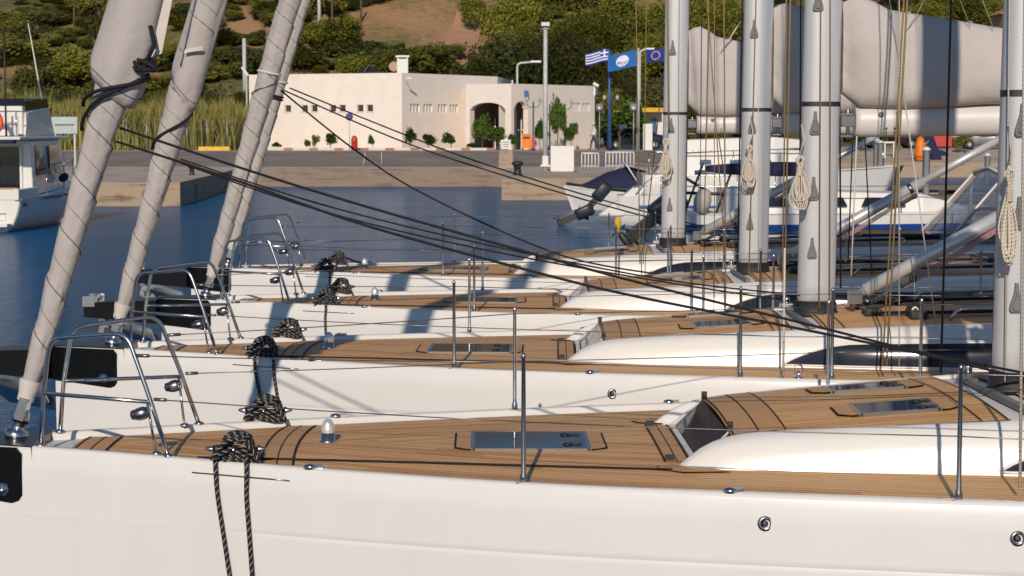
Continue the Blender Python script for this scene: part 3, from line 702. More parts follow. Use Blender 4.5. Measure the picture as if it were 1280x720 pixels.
fw = mat("white flag cloth", (.75, .76, .80), .8); fb = mat("royal blue flag cloth", (.02, .06, .40), .8); fc = mat("light blue flag cloth", (.01, .13, .42), .8); fe = mat("dark blue flag cloth", (.01, .03, .25), .8); fy = mat("yellow star cloth", (.8, .6, .03), .8)
def greek(q_):
    if q_ == 'slant': return -.30
    u, v = q_                       # u from the hoist, v from the top
    if u < .37 and v < 5/9:
        return 0 if abs(u-.185) < .04 or abs(v-5/18) < .055 else 1
    return 1 if int(v*9) % 2 == 0 else 0
def eco(q_):
    if q_ == 'slant': return -.32
    u, v = q_; dx, dy = (u-.5)*1.55, (v-.5); rr = math.hypot(dx, dy)
    if rr < .34:
        return 1 if (v > .55 + .05*math.sin(u*18)) and rr < .30 and int((v-.5)*22) % 2 == 0 else 0
    return 1
def euro(q_):
    if q_ == 'slant': return -.03
    u, v = q_; dx, dy = (u-.5)*1.4, (v-.5)
    for k in range(12):
        a = k*math.pi/6
        if math.hypot(dx-math.cos(a)*.31, dy-math.sin(a)*.31) < .05: return 1
    return 0
flag(761, 62, 122, 761, 732, 61, 76, [fw, fb], greek, "blue pole flying a blue and white striped flag with cross", M['blue'])
flag(797, 60, 121, 796, 760, 63, 83, [fw, fc], eco, "grey pole flying a light blue flag with a round white emblem", M['pole'])
flag(832, 58, 123, 831, 808, 61, 77, [fe, fy], euro, "pole flying the dark blue flag with a ring of yellow stars", M['pole'])
# sign, bin, hydrant, boxes
def put(name, px, Y, label, cat, group=None):
    x = (px-640)*Y/F_PX; return thing(name, (x, Y, gz(x, Y)), label, cat, group)
t = put("round_sign", 437.5, 121.8, "small round blue sign with red rim on a thin post", "sign")
MB().tube([(0, 0, 0), (0, 0, 2.1)], .03).build("post", M['pole'], t)
MB().lathe([(.0, 0), (.24, 0), (.24, .03), (0, .03)], (0, -.04, 2.1), 20, mat=Matrix.Rotation(R(90), 3, 'X')).build("rim", M['red'], t)
MB().lathe([(.0, 0), (.19, 0), (.19, .03), (0, .03)], (0, -.055, 2.1), 20, mat=Matrix.Rotation(R(90), 3, 'X')).build("plate", M['blue'], t)
t = put("fire_hydrant", 443.5, 121.4, "red fire hydrant cabinet at the foot of the cream wall", "hydrant")
MB().lathe([(.2, 0), (.2, .7), (.17, .82), (.08, .92), (.0, .94)], (0, 0, 0), 14).build("body", M['red'], t)
MB().lathe([(.07, 0), (.07, .16), (0, .16)], (0, -.17, .55), 10, mat=Matrix.Rotation(R(90), 3, 'X')).build("outlet", M['red'], t)
t = put("litter_bin", 658, 120.5, "orange litter bin beside the arched niche", "bin")
b = MB(); b.box((0, 0, .55), (.6, .5, .8)); b.box((0, 0, 1.0), (.66, .56, .1)); b.build("body", M['orange'], t, .02); MB().box((0, -.255, .8), (.4, .02, .13)).build("slot", M['iron'], t)
MB().box((.42, .02, .45), (.18, .36, .7)).build("side_box", M['red'], t, .02)
b = MB()
for sx in (-.22, .22): b.box((sx, 0, .08), (.06, .4, .16))
b.build("feet", M['iron'], t)
t = put("white_cabinet", 702.5, 96.5, "plain white square cabinet standing on the quay end", "cabinet")
MB().box((0, 0, .66), (1.16, .8, 1.26)).build("body", M['white'], t, .02); MB().box((0, 0, .02), (1.0, .7, .06)).build("plinth", M['conc'], t)
t = put("notice_sign", 632.3, 104.8, "small white notice board on a concrete block", "sign")
b = MB(); b.prism([(-.42, -.25, 0), (.42, -.25, 0), (.36, -.25, 1.0), (-.34, -.25, 1.0)], (0, .5, 0)); b.build("pedestal", M['qwall'], t, .02)
MB().box((0, -.05, 1.3), (.54, .06, .5)).build("board", M['white'], t); b = MB()
for i in range(3): b.box((-.0, -.085, 1.42-i*.12), (.4-.06*i, .008, .035))
b.build("text_lines", M['blue'], t)
def bollard(px, py, label, s=1.0):
    p = atz(px, py, .95); t = thing("mooring_bollard", p, label, "bollard", "iron mooring bollards on the quay")
    MB().lathe([(.16, 0), (.12, .05), (.10, .28), (.18, .33), (.19, .39), (.1, .43), (0, .44)], (0, 0, 0), 12).build("bollard_post", M['iron'], t); t.scale = (s, s, s)
bollard(240, 219, "iron bollard on the left quay block"); bollard(647, 219, "iron bollard in front of the notice board", 1.5)
for px, py, lb in ((454, 208, "thin white tent peg pole on the road, left one"), (477, 208, "thin white pole on the road, right one")):
    p = at(px, py, 107.5); z = gz(p.x, 107.5); t = MB().tube([(0, 0, 0), (.12 if px < 460 else 0, 0, .75)], .015, 5); t = t.build("marker_rod", M['white'], None); t.location = (p.x, 107.5, z); tag(t, lb, "rod")
yb = MB(); yb.prism([(-1.0, -.2, 0), (1.0, -.2, 0), (.95, -.15, .26), (-.95, -.15, .26)], (0, .32, 0)); yb = yb.build("yellow_barrier", M['yellow'], None, .02)
yb.location = at(268, 188, 120); yb.location.z = gz(yb.location.x, 120); tag(yb, "low yellow painted kerb block before the reeds", "barrier")
# railings, posts
def railing(px0, px1, Y, h, label, n):
    a = (px0-640)*Y/F_PX; b = (px1-640)*Y/F_PX; z = gz(a, Y)
    t = thing("metal_railing", (a, Y, z), label, "railing", "white tube railings by the quay"); Lr = b-a
    for i in range(n+1): MB().tube([(Lr*i/n, 0, 0), (Lr*i/n, 0, h)], .03, 6).build("rail_post", M['white'], t)
    MB().tube([(0, 0, h), (Lr, 0, h)], .045, 6).build("top_rail", M['white'], t)
    MB().tube([(0, 0, h*.2), (Lr, 0, h*.2)], .025, 6).build("bottom_rail", M['white'], t)
railing(727, 748, 103, .85, "short white railing left of the covered speedboat", 5); railing(757, 792, 103, .9, "longer white railing above the covered speedboat", 8)
# wire fence with posts in front of the reeds
t = put("wire_fence", 110, 121, "thin wire fence on slender posts in front of the reeds", "fence")
x0 = t.location.x; zf = t.location.z
for i in range(9): MB().tube([(i*1.25, 0, 0), (i*1.25, 0, 2.05)], .03, 6).build("fence_post", M['galv'], t)
wm = MB()
for k in range(9): wm.tube([(0, 0, .1+k*.23), (10, 0, .1+k*.23)], .006, 4)
for k in range(50): wm.tube([(k*.2, 0, .1), (k*.2, 0, 1.95)], .004, 4)
wm.build("wire_mesh", M['wire'], t)
# board sign on posts behind the motor yacht
t = put("quay_notice_board", 83, 99, "pale blue grey board on two posts beside the motor yacht's bow", "sign"); t.location.z = gz(t.location.x, 99)
zb = at(83, 167, 99).z - t.location.z; zt2 = at(83, 146, 99).z - t.location.z
for s in (-1, 1): MB().box((s*.5, 0, zt2/2), (.09, .09, zt2)).build("post", M['pole'], t)
MB().box((0, -.06, (zb+zt2)/2), (1.3, .05, zt2-zb)).build("board", mat("pale blue board", (.40, .48, .52), .5), t)
MB().box((0, -.09, (zb+zt2)/2+.02), (1.0, .02, .07)).build("brown_bar", M['wood'], t)
# utility posts on the slope
for i, (px, py0, py1, Y, lb) in enumerate(((97, 48, 10, 205, "thin dark utility pole above the left shrubs"), (307.5, 68, 48, 180, "short pale concrete post on the slope left of the sails"), (417, 58, -30, 196, "dark utility pole second from the left on the slope"), (453, 42, -6, 205, "slim utility pole right of the double one"), (401, 60, -40, 200, "dark utility pole close beside the furled sails"))):
    x, y, z = on_hill(px, Y); zt_ = at(px, py1, Y).z
    o = MB().tube([(0, 0, -.5), (0, 0, zt_-z)], [.14, .09] if i not in (1, 4) else [.18, .18], 8).build("utility_pole", M['trunk'] if i not in (1, 4) else M['pole'], None); o.location = (x, y, z); tag(o, lb, "pole", None)
# kiosk with yellow canopy, dark car, far road
t = put("kiosk", 797, 128, "small pale kiosk with a flat yellow canopy", "kiosk"); kw, kh = 2.9, 2.5
MB().box((.2, .6, kh/2), (kw, 2, kh)).build("wall", M['white'], t); MB().box((0, -.3, kh+.08), (kw+.9, 3.0, .28)).build("canopy", M['yellow'], t)
for i in range(3): f = MB().box((-.95+i*.9, -.42, 1.5), (.7, .05, 1.1)).build("window", M['lglass'], t)
for s in (-1, 1): MB().box((s*1.5, -1.5, kh/2), (.08, .08, kh)).build("canopy_post", M['white'], t)
t = put("white_locker", 809, 117, "upright white fridge like box in front of the kiosk", "box")
MB().box((0, 0, .85), (.55, .5, 1.6)).build("body", M['white'], t, .03); MB().box((0, 0, .03), (.45, .4, .08)).build("base", M['iron'], t)
for px, Y, lb in ((749, 122.5, "small grey round sign on a post behind the walking man"), (791.5, 118, "small grey round sign on a post before the kiosk")):
    t = put("round_sign", px, Y, lb, "sign"); h = at(px, 134, Y).z - t.location.z; MB().tube([(0, 0, 0), (0, 0, h)], .035).build("post", M['galv'], t)
    MB().lathe([(0, 0), (.24, 0), (.24, .03), (0, .03)], (0, -.05, h), 18, mat=Matrix.Rotation(R(90), 3, 'X')).build("plate", M['galv'], t)
def car(px, Y, rz, paint, label, s=1.0):
    t = put("parked_car", px, Y, label, "car", "parked cars beyond the quay"); t.rotation_euler.z = rz; t.scale = (s, s, s)
    prof = [(-2.1, .35), (-2.12, .75), (-1.7, .9), (-1.05, .95), (-.5, 1.38), (.7, 1.42), (1.5, 1.0), (2.05, .92), (2.1, .35)]
    rows = []
    for x, z in prof:
        wy = .82 if z < 1.1 else .62; rows.append([(x, -wy*.97, .32), (x, -wy, min(z, .75)), (x, -wy*.9, z-.02), (x, 0, z+.03), (x, wy*.9, z-.02), (x, wy, min(z, .75)), (x, wy*.97, .32)])
    MB().grid(rows, closed=True, caps=True).build("body", paint, t)
    for s_ in (-1, 1):
        MB().quad((-.95, s_*.83, .95), (1.3, s_*.83, .98), (.68, s_*.66, 1.34), (-.5, s_*.66, 1.31)).build("side_window", M['sglass'], t)
        for wx in (-1.3, 1.3):
            wh = MB().lathe([(.0, -.1), (.30, -.1), (.33, -.05), (.33, .05), (.30, .1), (0, .1)], (wx, s_*.74, .33), 18, mat=Matrix.Rotation(R(90), 3, 'X')).build("wheel", M['iron'], t)
            MB().lathe([(0, -.12), (.18, -.12), (.2, .0), (.18, .12), (0, .12)], (wx, s_*.745, .33), 12, mat=Matrix.Rotation(R(90), 3, 'X')).build("rim", M['galv'], wh)
    for s_ in (-.55, .55): MB().box((-2.12, s_, .68), (.05, .3, .12)).build("headlight", M['lens'], t)
car(790, 125.5, .2, mat("dark blue car paint", (.015, .02, .05), .3, coat=.5), "dark blue car parked behind the big bush")
car(1112, 137, .1, mat("black car paint", (.012, .012, .013), .3, coat=.5), "black car seen under the long boom beside a white bench")
car(1232, 136, -.1, mat("silver car paint", (.35, .36, .38), .3, .5), "silver car parked far right beyond the quay wall")
car(1250*0+1170, 142, 0, mat("grey car paint", (.10, .10, .11), .3, .3), "dark grey car partly behind the red container")
# walking man
def walker():
    Y = 121.0; x = (742-640)*Y/F_PX; z = gz(x, Y)
    J = {'pel': (0, 0, .92), 'wai': (0, 0, 1.08), 'che': (.02, 0, 1.33), 'nek': (.0, 0, 1.48), 'hed': (-.03, 0, 1.60), 'top': (-.03, 0, 1.70),
         'sL': (.02, .17, 1.40), 'eL': (-.06, .22, 1.15), 'wL': (-.18, .22, .93), 'hL': (-.22, .22, .86),
         'sR': (.02, -.17, 1.40), 'eR': (.12, -.22, 1.15), 'wR': (.10, -.23, .90), 'hR': (.07, -.23, .81),
         'pL': (0, .09, .86), 'kL': (-.16, .09, .48), 'aL': (-.20, .09, .09), 'tL': (-.36, .09, .05),
         'pR': (0, -.09, .86), 'kR': (.10, -.09, .46), 'aR': (.32, -.09, .14), 'tR': (.22, -.09, .04)}
    RD = {'pel': .13, 'wai': .12, 'che': .145, 'nek': .055, 'hed': .095, 'top': .07, 'sL': .06, 'sR': .06, 'eL': .045, 'eR': .045, 'wL': .032, 'wR': .032, 'hL': .04, 'hR': .04, 'pL': .095, 'pR': .095, 'kL': .065, 'kR': .065, 'aL': .045, 'aR': .045, 'tL': .035, 'tR': .035}
    E = [('pel', 'wai'), ('wai', 'che'), ('che', 'nek'), ('nek', 'hed'), ('hed', 'top'), ('che', 'sL'), ('sL', 'eL'), ('eL', 'wL'), ('wL', 'hL'), ('che', 'sR'), ('sR', 'eR'), ('eR', 'wR'), ('wR', 'hR'), ('pel', 'pL'), ('pL', 'kL'), ('kL', 'aL'), ('aL', 'tL'), ('pel', 'pR'), ('pR', 'kR'), ('kR', 'aR'), ('aR', 'tR')]
    keys = list(J); me = bpy.data.meshes.new("person"); me.from_pydata([J[k_] for k_ in keys], [(keys.index(a), keys.index(b)) for a, b in E], [])
    o = bpy.data.objects.new("person", me); COL.objects.link(o); o.modifiers.new("skin", 'SKIN')
    for i, k_ in enumerate(keys): me.skin_vertices[0].data[i].radius = (RD[k_], RD[k_])
    me.skin_vertices[0].data[0].use_root = True
    ss = o.modifiers.new("sub", 'SUBSURF'); ss.levels = 2; ss.render_levels = 2
    dg = bpy.context.evaluated_depsgraph_get(); ev = bpy.data.meshes.new_from_object(o.evaluated_get(dg)); o.modifiers.clear(); o.data = ev
    ev.materials.clear()
    for m_ in (M['skin'], M['cloth'], M['shirt'], M['iron']): ev.materials.append(m_)
    for p_ in ev.polygons:
        c = p_.center; p_.use_smooth = True
        side = abs(c.y) > .19
        p_.material_index = 3 if c.z < .1 else 0 if c.z > 1.49 or (side and c.z < 1.2) else 1 if c.z < .97 else 2
    o.location = (x, Y, z); tag(o, "man in white shirt, dark trousers and white cap walking left", "person")
    cp = MB(); cp.lathe([(.115, 0), (.118, .04), (.09, .1), (.03, .125), (0, .127)], (-.03, 0, 1.64), 14); cp.box((-.15, 0, 1.65), (.12, .14, .02)); cp.build("cap", M['shirt'], o)
walker()
# house on the right of the slope
x, y, z = on_hill(1246, 176)
t = thing("hill_house", (x+2.2, y, z-.5), "tan house with an orange tiled roof high on the right slope", "house"); zc_ = at(1246, 12, 176).z - z
MB().box((0, 0, zc_/2-.3), (5, 4, zc_+.6)).build("wall", M['tan'], t); r_ = MB(); r_.prism([(-2.9, -2.4, zc_), (2.9, -2.4, zc_), (0, -2.4, zc_+1.4)], (0, 4.8, 0)); r_.build("roof", M['tile'], t)
MB().box((-.9, -2.02, zc_-1.2), (.7, .06, 1.0)).build("window", M['sglass'], t)

# ------------------------------------------------------------------ right hand quay clutter, pontoons and piles
def pontoon(px0, px1, Y, wd, label):
    a = (px0-640)*Y/F_PX; b = (px1-640)*Y/F_PX; t = thing("pontoon", (a, Y, 0), label, "pontoon", "timber pontoons on the right"); mb = MB(); n = int((b-a)/.22)
    for i in range(n): mb.box((i*.22+.1, wd/2, .5), (.2, wd, .05))
    mb.build("decking", M['wood'], t); mb = MB()
    for k in range(5): mb.box(((b-a)*(k+.5)/5, wd/2, .22), ((b-a)/7, wd*.8, .5))
    mb.build("float", M['qwall'], t); mb = MB(); mb.box(((b-a)/2, 0, .42), (b-a, .12, .2)); mb.build("edge_beam", M['wood'], t)
pontoon(1040, 1400, 88, 2.2, "grey timber pontoon in front of the sandy quay wall"); pontoon(1010, 1400, 74, 2.0, "nearer grey timber pontoon behind the blue striped yacht")
for px, py0, py1, Y, lb in ((1100, 240, 180, 76, "tall white round pile left of the thin ropes"), (1157, 252, 188, 72, "white round pile in front of the navy davit"), (1095, 218, 176, 90, "further white pile just left of the front one"), (1234, 215, 195, 95, "short grey pile far right on the pontoon")):
    a = at(px, py0, Y); b = at(px, py1, Y); o = MB().lathe([(.14, -a.z-1), (.14, b.z-a.z), (.16, b.z-a.z), (.16, b.z-a.z+.06), (.05, b.z-a.z+.14), (0, b.z-a.z+.14)], (0, 0, 0), 12).build("mooring_pile", M['white'], None)
    o.location = a; tag(o, lb, "pile", "white mooring piles")
t = put("red_container", 1171, 131, "red metal container on the right hand quay", "container"); hh = at(1171, 158, 131).z
MB().box((0, 0, .9), (1.6, 1.4, 1.5)).build("body", M['red'], t, .03); MB().box((0, 0, .08), (1.4, 1.2, .16)).build("skid", M['iron'], t)
t.location.z = at(1171, 186, 131).z; 
t = put("boat_davit", 1160, 128.5, "navy painted davit leaning beside the red container", "davit"); t.location.z = gz(t.location.x, 128.5)
P_ = lambda px, py: at(px, py, 128.5) - t.location
MB().prism([P_(1149, 165), P_(1165, 165), P_(1180, 205), P_(1170, 207), P_(1161, 188), P_(1152, 188)], (0, .4, 0)).build("jib", M['navy'], t, .02)
MB().tube([P_(1151, 186), P_(1161, 176)], .05).build("ram", M['galv'], t); MB().prism([P_(1168, 204), P_(1182, 204), P_(1186, 216), P_(1174, 218)], (0, .5, 0)).build("foot", M['iron'], t)
t = put("orange_buoy", 1149, 127.5, "bundled orange fender net behind the white pile", "buoy"); t.location.z = gz(t.location.x, 127.5)
MB().lathe([(.0, 0), (.28, .05), (.36, .3), (.3, .7), (.34, 1.1), (.22, 1.5), (.06, 1.62)], (0, 0, 0), 14).build("buoy_body", M['orange'], t); MB().lathe([(.37, .25), (.39, .3), (.37, .35)], (0, 0, 0), 14).build("band", M['red'], t)
t = put("white_bench", 1110, 130, "white bench slab standing on the right hand quay", "bench"); zz = at(1110, 178, 130).z - t.location.z
MB().box((0, 0, zz), (.9, .4, .12)).build("seat", M['white'], t, .02)
for s in (-.3, .3): MB().box((s, 0, zz/2), (.08, .3, zz)).build("leg", M['white'], t)

# ------------------------------------------------------------------ other boats
def hull_loft(mb, L, beam, fb, sheer=.25, rake=.6, n=22, m=0, stern=.75, deckm=1, draft=.3, stripe=None):
    """bow at +x end, stern at 0; returns gunwale function"""
    def half(t): return beam/2*(stern + (1-stern)*math.sin(min(1, t*2.2)*math.pi/2))*(1 if t < .45 else max(0.0, 1-((t-.45)/.55)**2.2))
    rows = []
    zr = [(1.0, 1.0), (.97, .78), (.93, .5), (.86, .2), (.72, -.05), (.3, -draft/fb if fb else 0)]
    for i in range(n+1):
        t = i/n; h = half(t); z = fb + sheer*t*t; row = []
        for s in (1, -1):
            seq = zr if s == 1 else zr[::-1]
            for k_, zz_ in seq: row.append((L*t + rake*t*t*(zz_ if zz_ > 0 else 0), s*h*(k_ if t < .6 else lerp(k_, k_*.9, (t-.6)/.4)), z*zz_))
        rows.append(row)
    mb.grid(rows, m, caps=True)
    dk = []
    for i in range(n+1):
        t = i/n; h = half(t); z = fb+sheer*t*t; dk.append([(L*t+rake*t*t, y_*h, z-.03+.06*(1-y_*y_)*min(1, h)) for y_ in (-1, -.5, 0, .5, 1)])
    mb.grid(dk, deckm)
    return half
# motor yacht on the left, bow to the right
t = thing("motor_yacht", (-16.36, 57.7, 0), "white flybridge motor yacht with orange lifebuoy at the left edge", "motor yacht", None, R(88.4))
def sec(x, hw0, hw1, z0, z1): return [(x, -hw0, z0), (x, -hw1, z1), (x, hw1, z1), (x, hw0, z0)]
mb = MB(); hull_loft(mb, 9.6, 3.5, .98, .55, .9, m=0, deckm=0, stern=.97); mb.build("hull", M['gel'], t)
MB().box((-.02, 0, .55), (.03, 2.6, .02)).build("transom_seam", M['grey'], t)
MB().box((-.25, 0, .22), (.5, 2.9, .10)).build("swim_platform", M['gel'], t, .02)
MB().box((-.03, -1.1, .42), (.03, .35, .14)).build("transom_vent", M['white'], t)
ck = MB(); ck.box((1.0, -1.62, 1.12), (2.2, .16, .34)); ck = ck.build("bulwark", M['gel'], t, .03)
MB().box((1.0, 1.62, 1.12), (2.2, .16, .34)).build("bulwark", M['gel'], t, .03); MB().box((.05, 0, 1.12), (.16, 3.1, .34)).build("bulwark", M['gel'], t, .03)
MB().box((.05, 0, 1.305), (.22, 3.3, .03)).build("teak_capping", M['board'], t)
cb = MB(); cb.grid([sec(2.2, 1.5, 1.45, 1.0, 2.72), sec(6.2, 1.42, 1.3, 1.15, 2.74), sec(7.3, 1.1, .95, 1.3, 2.0), sec(8.0, .7, .6, 1.4, 1.6)], closed=True, caps=True, sm=False); cb.build("cabin", M['gel'], t, .04)
for y0_, y1_ in ((-1.15, -.25), (-.10, .75), (.9, 1.3)): 
    f = MB(); f.box((2.17, (y0_+y1_)/2, 1.85), (.04, y1_-y0_, 1.35)); fo = f.build("cabin_door", M['sglass'], t)
    f = MB()
    for yy in (y0_, y1_): f.box((2.15, yy, 1.85), (.05, .07, 1.4))
    f.build("door_frame", M['white'], fo)
for x0_, x1_, m_ in ((2.7, 4.0, 'glass'), (4.3, 5.9, 'sglass')):
    MB().quad((x0_, -1.495, 1.62), (x1_, -1.475, 1.66), (x1_-.15, -1.37, 2.55), (x0_, -1.455, 2.55)).build("cabin_window", M[m_], t)
MB().quad((6.3, -1.2, 2.05), (6.3, 1.2, 2.05), (6.23, 1.2, 2.65), (6.23, -1.2, 2.65)).build("windscreen", M['sglass'], t)
MB().box((3.5, 0, 2.79), (5.8, 3.16, .10)).build("roof_overhang", M['gel'], t, .03)
MB().box((.72, 0, 2.69), (.3, 2.8, .12)).build("awning_roll", M['navy'], t, .04)
fb_ = MB()
for y_ in (-1.38, 1.38): fb_.prism([(2.0, y_, 2.84), (5.4, y_, 2.84), (4.9, y_*.95, 3.75), (2.3, y_*.97, 3.6)], (0, -.1*math.copysign(1, y_), 0))
fb_.box((2.1, -.75, 3.15), (.1, .7, .62)); fb_.box((5.1, 0, 3.2), (.12, 2.6, .75)); fb_.box((3.2, .3, 3.15), (.6, 1.2, .6)); fb_.box((4.4, -.2, 3.35), (.4, .9, .9)); fb_.build("flybridge", M['gel'], t, .03)
MB().prism([(2.3, -1.30, 3.62), (5.0, -1.28, 3.76), (5.05, -1.22, 4.05), (2.4, -1.25, 3.95)], (0, .03, 0)).build("side_screen", M['sglass'], t)
MB().prism([(4.95, -1.25, 3.75), (4.95, 1.25, 3.75), (5.05, 1.2, 4.05), (5.05, -1.2, 4.05)], (.03, 0, 0)).build("flybridge_screen", M['sglass'], t)
s_ = MB(); 
for y_ in (-1.3, -.7, 0, .7, 1.3): s_.tube([(1.2, y_, 2.84), (1.2, y_, 3.6)], .018, 6)
s_.tube([(2.4, -1.3, 3.6), (1.2, -1.3, 3.6), (1.2, 1.3, 3.6), (2.4, 1.3, 3.6)], .02, 6); s_.tube([(1.2, -1.3, 3.25), (1.2, 1.3, 3.25)], .014, 6)
for y_ in (-1.3,): s_.tube([(2.35, y_+.04, 3.95), (5.0, y_+.06, 4.1)], .018, 6)
s_.build("flybridge_rail", M['steel'], t)
hr_ = MB(); pts = [(3.2, -1.65, 1.75), (5.5, -1.6, 1.95), (8, -1.25, 2.15), (9.8, -.5, 2.25), (10.4, 0, 2.3), (9.8, .5, 2.25), (8, 1.25, 2.15), (5.5, 1.6, 1.95)]
hr_.tube(spline(pts, 5), .02, 6)
for p_ in pts: hr_.tube([(p_[0], p_[1], 1.05), p_], .016, 6)
hr_.build("bow_rail", M['steel'], t)
MB().tube([(1.12, -.62+.24*math.cos(a*.3927), 3.28+.30*math.sin(a*.3927)) for a in range(16)], .075, 8, closed=True).build("lifebuoy", M['lifeo'], t)
MB().tube([(5.0, -1.25, 2.85), (4.0, -.95, 6.4)], [.035, .012], 6).build("antenna", M['white'], t)
MB().tube([(1.5, -.9, 2.85), (1.5, -.9, 6.0)], .03, 6).build("flag_staff", M['blackm'], t)
MB().box((3.4, -1.76, .93), (2.4, .02, .07)).build("blue_line", M['blue'], t)
MB().lathe([(0, -.25), (.12, -.2), (.14, 0), (.12, .2), (0, .25)], (5.4, -1.62, 1.5), 12, mat=Matrix.Rotation(R(80), 3, 'Y')).build("fender", M['navy'], t)
MB().box((5.2, -1.75, .95), (.3, .05, .06)).build("hull_port", M['blackm'], t); MB().box((6.6, -1.66, 1.05), (.14, .1, .12)).build("hull_port", M['blackm'], t); MB().box((.5, -1.73, .80), (.16, .03, .12)).build("hull_port", M['blackm'], t)
# outboard motor
def outboard(parent, loc_, s, ang, rz=0):
    Mx = Matrix.Translation(loc_) @ Matrix.Rotation(rz, 4, 'Z') @ Matrix.Rotation(ang, 4, 'Y')
    def T(mb):
        mb.v = [Mx @ (v*s) for v in mb.v]; return mb
    o = T(MB().grid([[(x, y*wy, z) for x, y, z in ((-.24, -.17, zz), (-.1, -.2, zz), (.16, -.17, zz), (.24, 0, zz), (.16, .17, zz), (-.1, .2, zz), (-.24, .17, zz))] for zz, wy in ((-.05, .8), (.1, 1.05), (.48, 1.0), (.64, .75), (.70, .3))], closed=True, caps=True)).build("outboard_motor", M['outb'], parent, .06)
    T(MB().box((0, 0, -.35), (.24, .14, .75))).build("motor_leg", M['blackm'], o, .01)
    T(MB().box((.02, 0, -.62), (.42, .22, .03)).lathe([(0, -.25), (.07, -.2), (.08, .1), (.04, .25)], (.03, 0, -.78), 10, mat=Matrix.Rotation(R(90), 3, 'Y'))).build("gearcase", M['blackm'], o)
    pr = MB()
    for k_ in range(3):
        a = k_*2.094; pr.prism([(-.0, math.cos(a)*.03, -.78+math.sin(a)*.03), (.03, math.cos(a+.5)*.17, -.78+math.sin(a+.5)*.17), (-.03, math.cos(a-.2)*.2, -.78+math.sin(a-.2)*.2)], (.012, 0, 0))
    pr.v = [v + Vector((-.27, 0, 0)) for v in pr.v]; T(pr).build("propeller", M['dsteel'], o)
# covered speedboat, bow to the left
bY = 74.0; bxx = (846-640)*bY/F_PX
t = thing("covered_speedboat", (bxx, bY, 0), "white speedboat with a navy cockpit cover moored bow left", "speedboat", None, R(180))
mb = MB(); hull_loft(mb, 4.0, 2.0, .62, .32, .35, deckm=0); mb.build("hull", [M['gel'], M['gel']], t)
cv = MB(); rows = []
for x_, h_, w_ in ((.5, .35, .85), (1.2, .75, .88), (1.9, .88, .8), (2.7, .6, .66), (3.4, .2, .4), (3.8, .02, .1)):
    rows.append([(x_, w_*math.cos(a), .66+.06*x_+h_*math.sin(a)) for a in [math.pi*k_/10 for k_ in range(11)]])
cv.grid(rows, caps=True); cv.build("cockpit_cover", M['navy'], t)
fr = MB()
for x_ in (.6, 2.0): fr.tube(rounded([(1.3, .9, .66), (x_, .92, 1.75), (x_, -.92, 1.75), (1.3, -.9, .66)], .2), .03, 6)
fr.tube([(2.0, -.92, 1.75), (3.1, -.5, .9)], .02, 6); fr.build("bimini_frame", M['white'], t)
MB().grid([[(-.9, y_, 1.55) for y_ in (-.9, 0, .9)], [(2.0, y_, 1.8) for y_ in (-.9, 0, .9)]]).build("bimini_top", M['gel2'], t)
MB().tube(spline([(.2, .98, .72), (2, .98, .80), (3.4, .62, .9), (4.2, 0, 1.0)], 5), .05, 8).build("rub_rail", M['blackm'], t)
# white open boat with outboards toward the left
bY = 62.5; bxx = (752-640)*bY/F_PX
t = thing("outboard_boat", (bxx+.5, bY, 0), "white open boat with tilted dark outboards on its stern", "motor boat", None, R(-4))
mb = MB(); hull_loft(mb, 6.2, 2.3, .95, .35, .6, deckm=0, stern=.92); mb.build("hull", [M['gel'], M['gel']], t)
MB().box((2.0, -1.125, .62), (2.6, .02, .07)).build("blue_line", M['blue'], t)
sp_ = MB(); sp_.prism([(-.6, -1.0, .3), (.2, -1.0, .3), (1.0, -1.0, 1.25), (.5, -1.0, 1.2)], (0, 2.0, 0)); sp_.build("swim_platform", M['gel'], t, .03)
outboard(t, (-.65, -.35, .85), .88, R(40)); outboard(t, (-1.25, -.75, .32), .8, R(66))
rl = MB(); rl.tube(spline([(.6, -1.05, 1.0), (1.2, -1.05, 1.55), (2.4, -1.05, 1.6), (4.5, -.95, 1.6), (6.2, -.3, 1.7)], 6), .02, 6)
for x_ in (1.4, 2.6, 3.8, 5.0): rl.tube([(x_, -1.03, 1.0), (x_, -1.03, 1.58)], .015, 6)
rl.build("side_rail", M['steel'], t)
MB().tube([(3.2, -.5, .9), (2.2, -.5, 1.5)], .05, 8).build("handrail", M['blackm'], t)
# small open tender with a black bow, near the fourth yacht's deck
bY = 52.0; t = thing("inflatable_tender", ((812-640)*46/F_PX, 46, .0), "small grey tender with a black lifted outboard leg beside the first mast", "dinghy", None, R(180))
tb = MB(); P_ = spline([(0, -.7, .45), (1.5, -.72, .45), (2.4, -.4, .55), (2.7, 0, .62), (2.4, .4, .55), (1.5, .72, .45), (0, .7, .45)], 6); tb.tube(P_, .2, 10); tb.build("tube", M['gel2'], t)
MB().box((1.1, 0, .3), (2.2, 1.1, .1)).build("floor", M['gel2'], t); outboard(t, (.1, -.2, 1.0), 1.2, R(52)); t.rotation_euler = (0, 0, R(12))
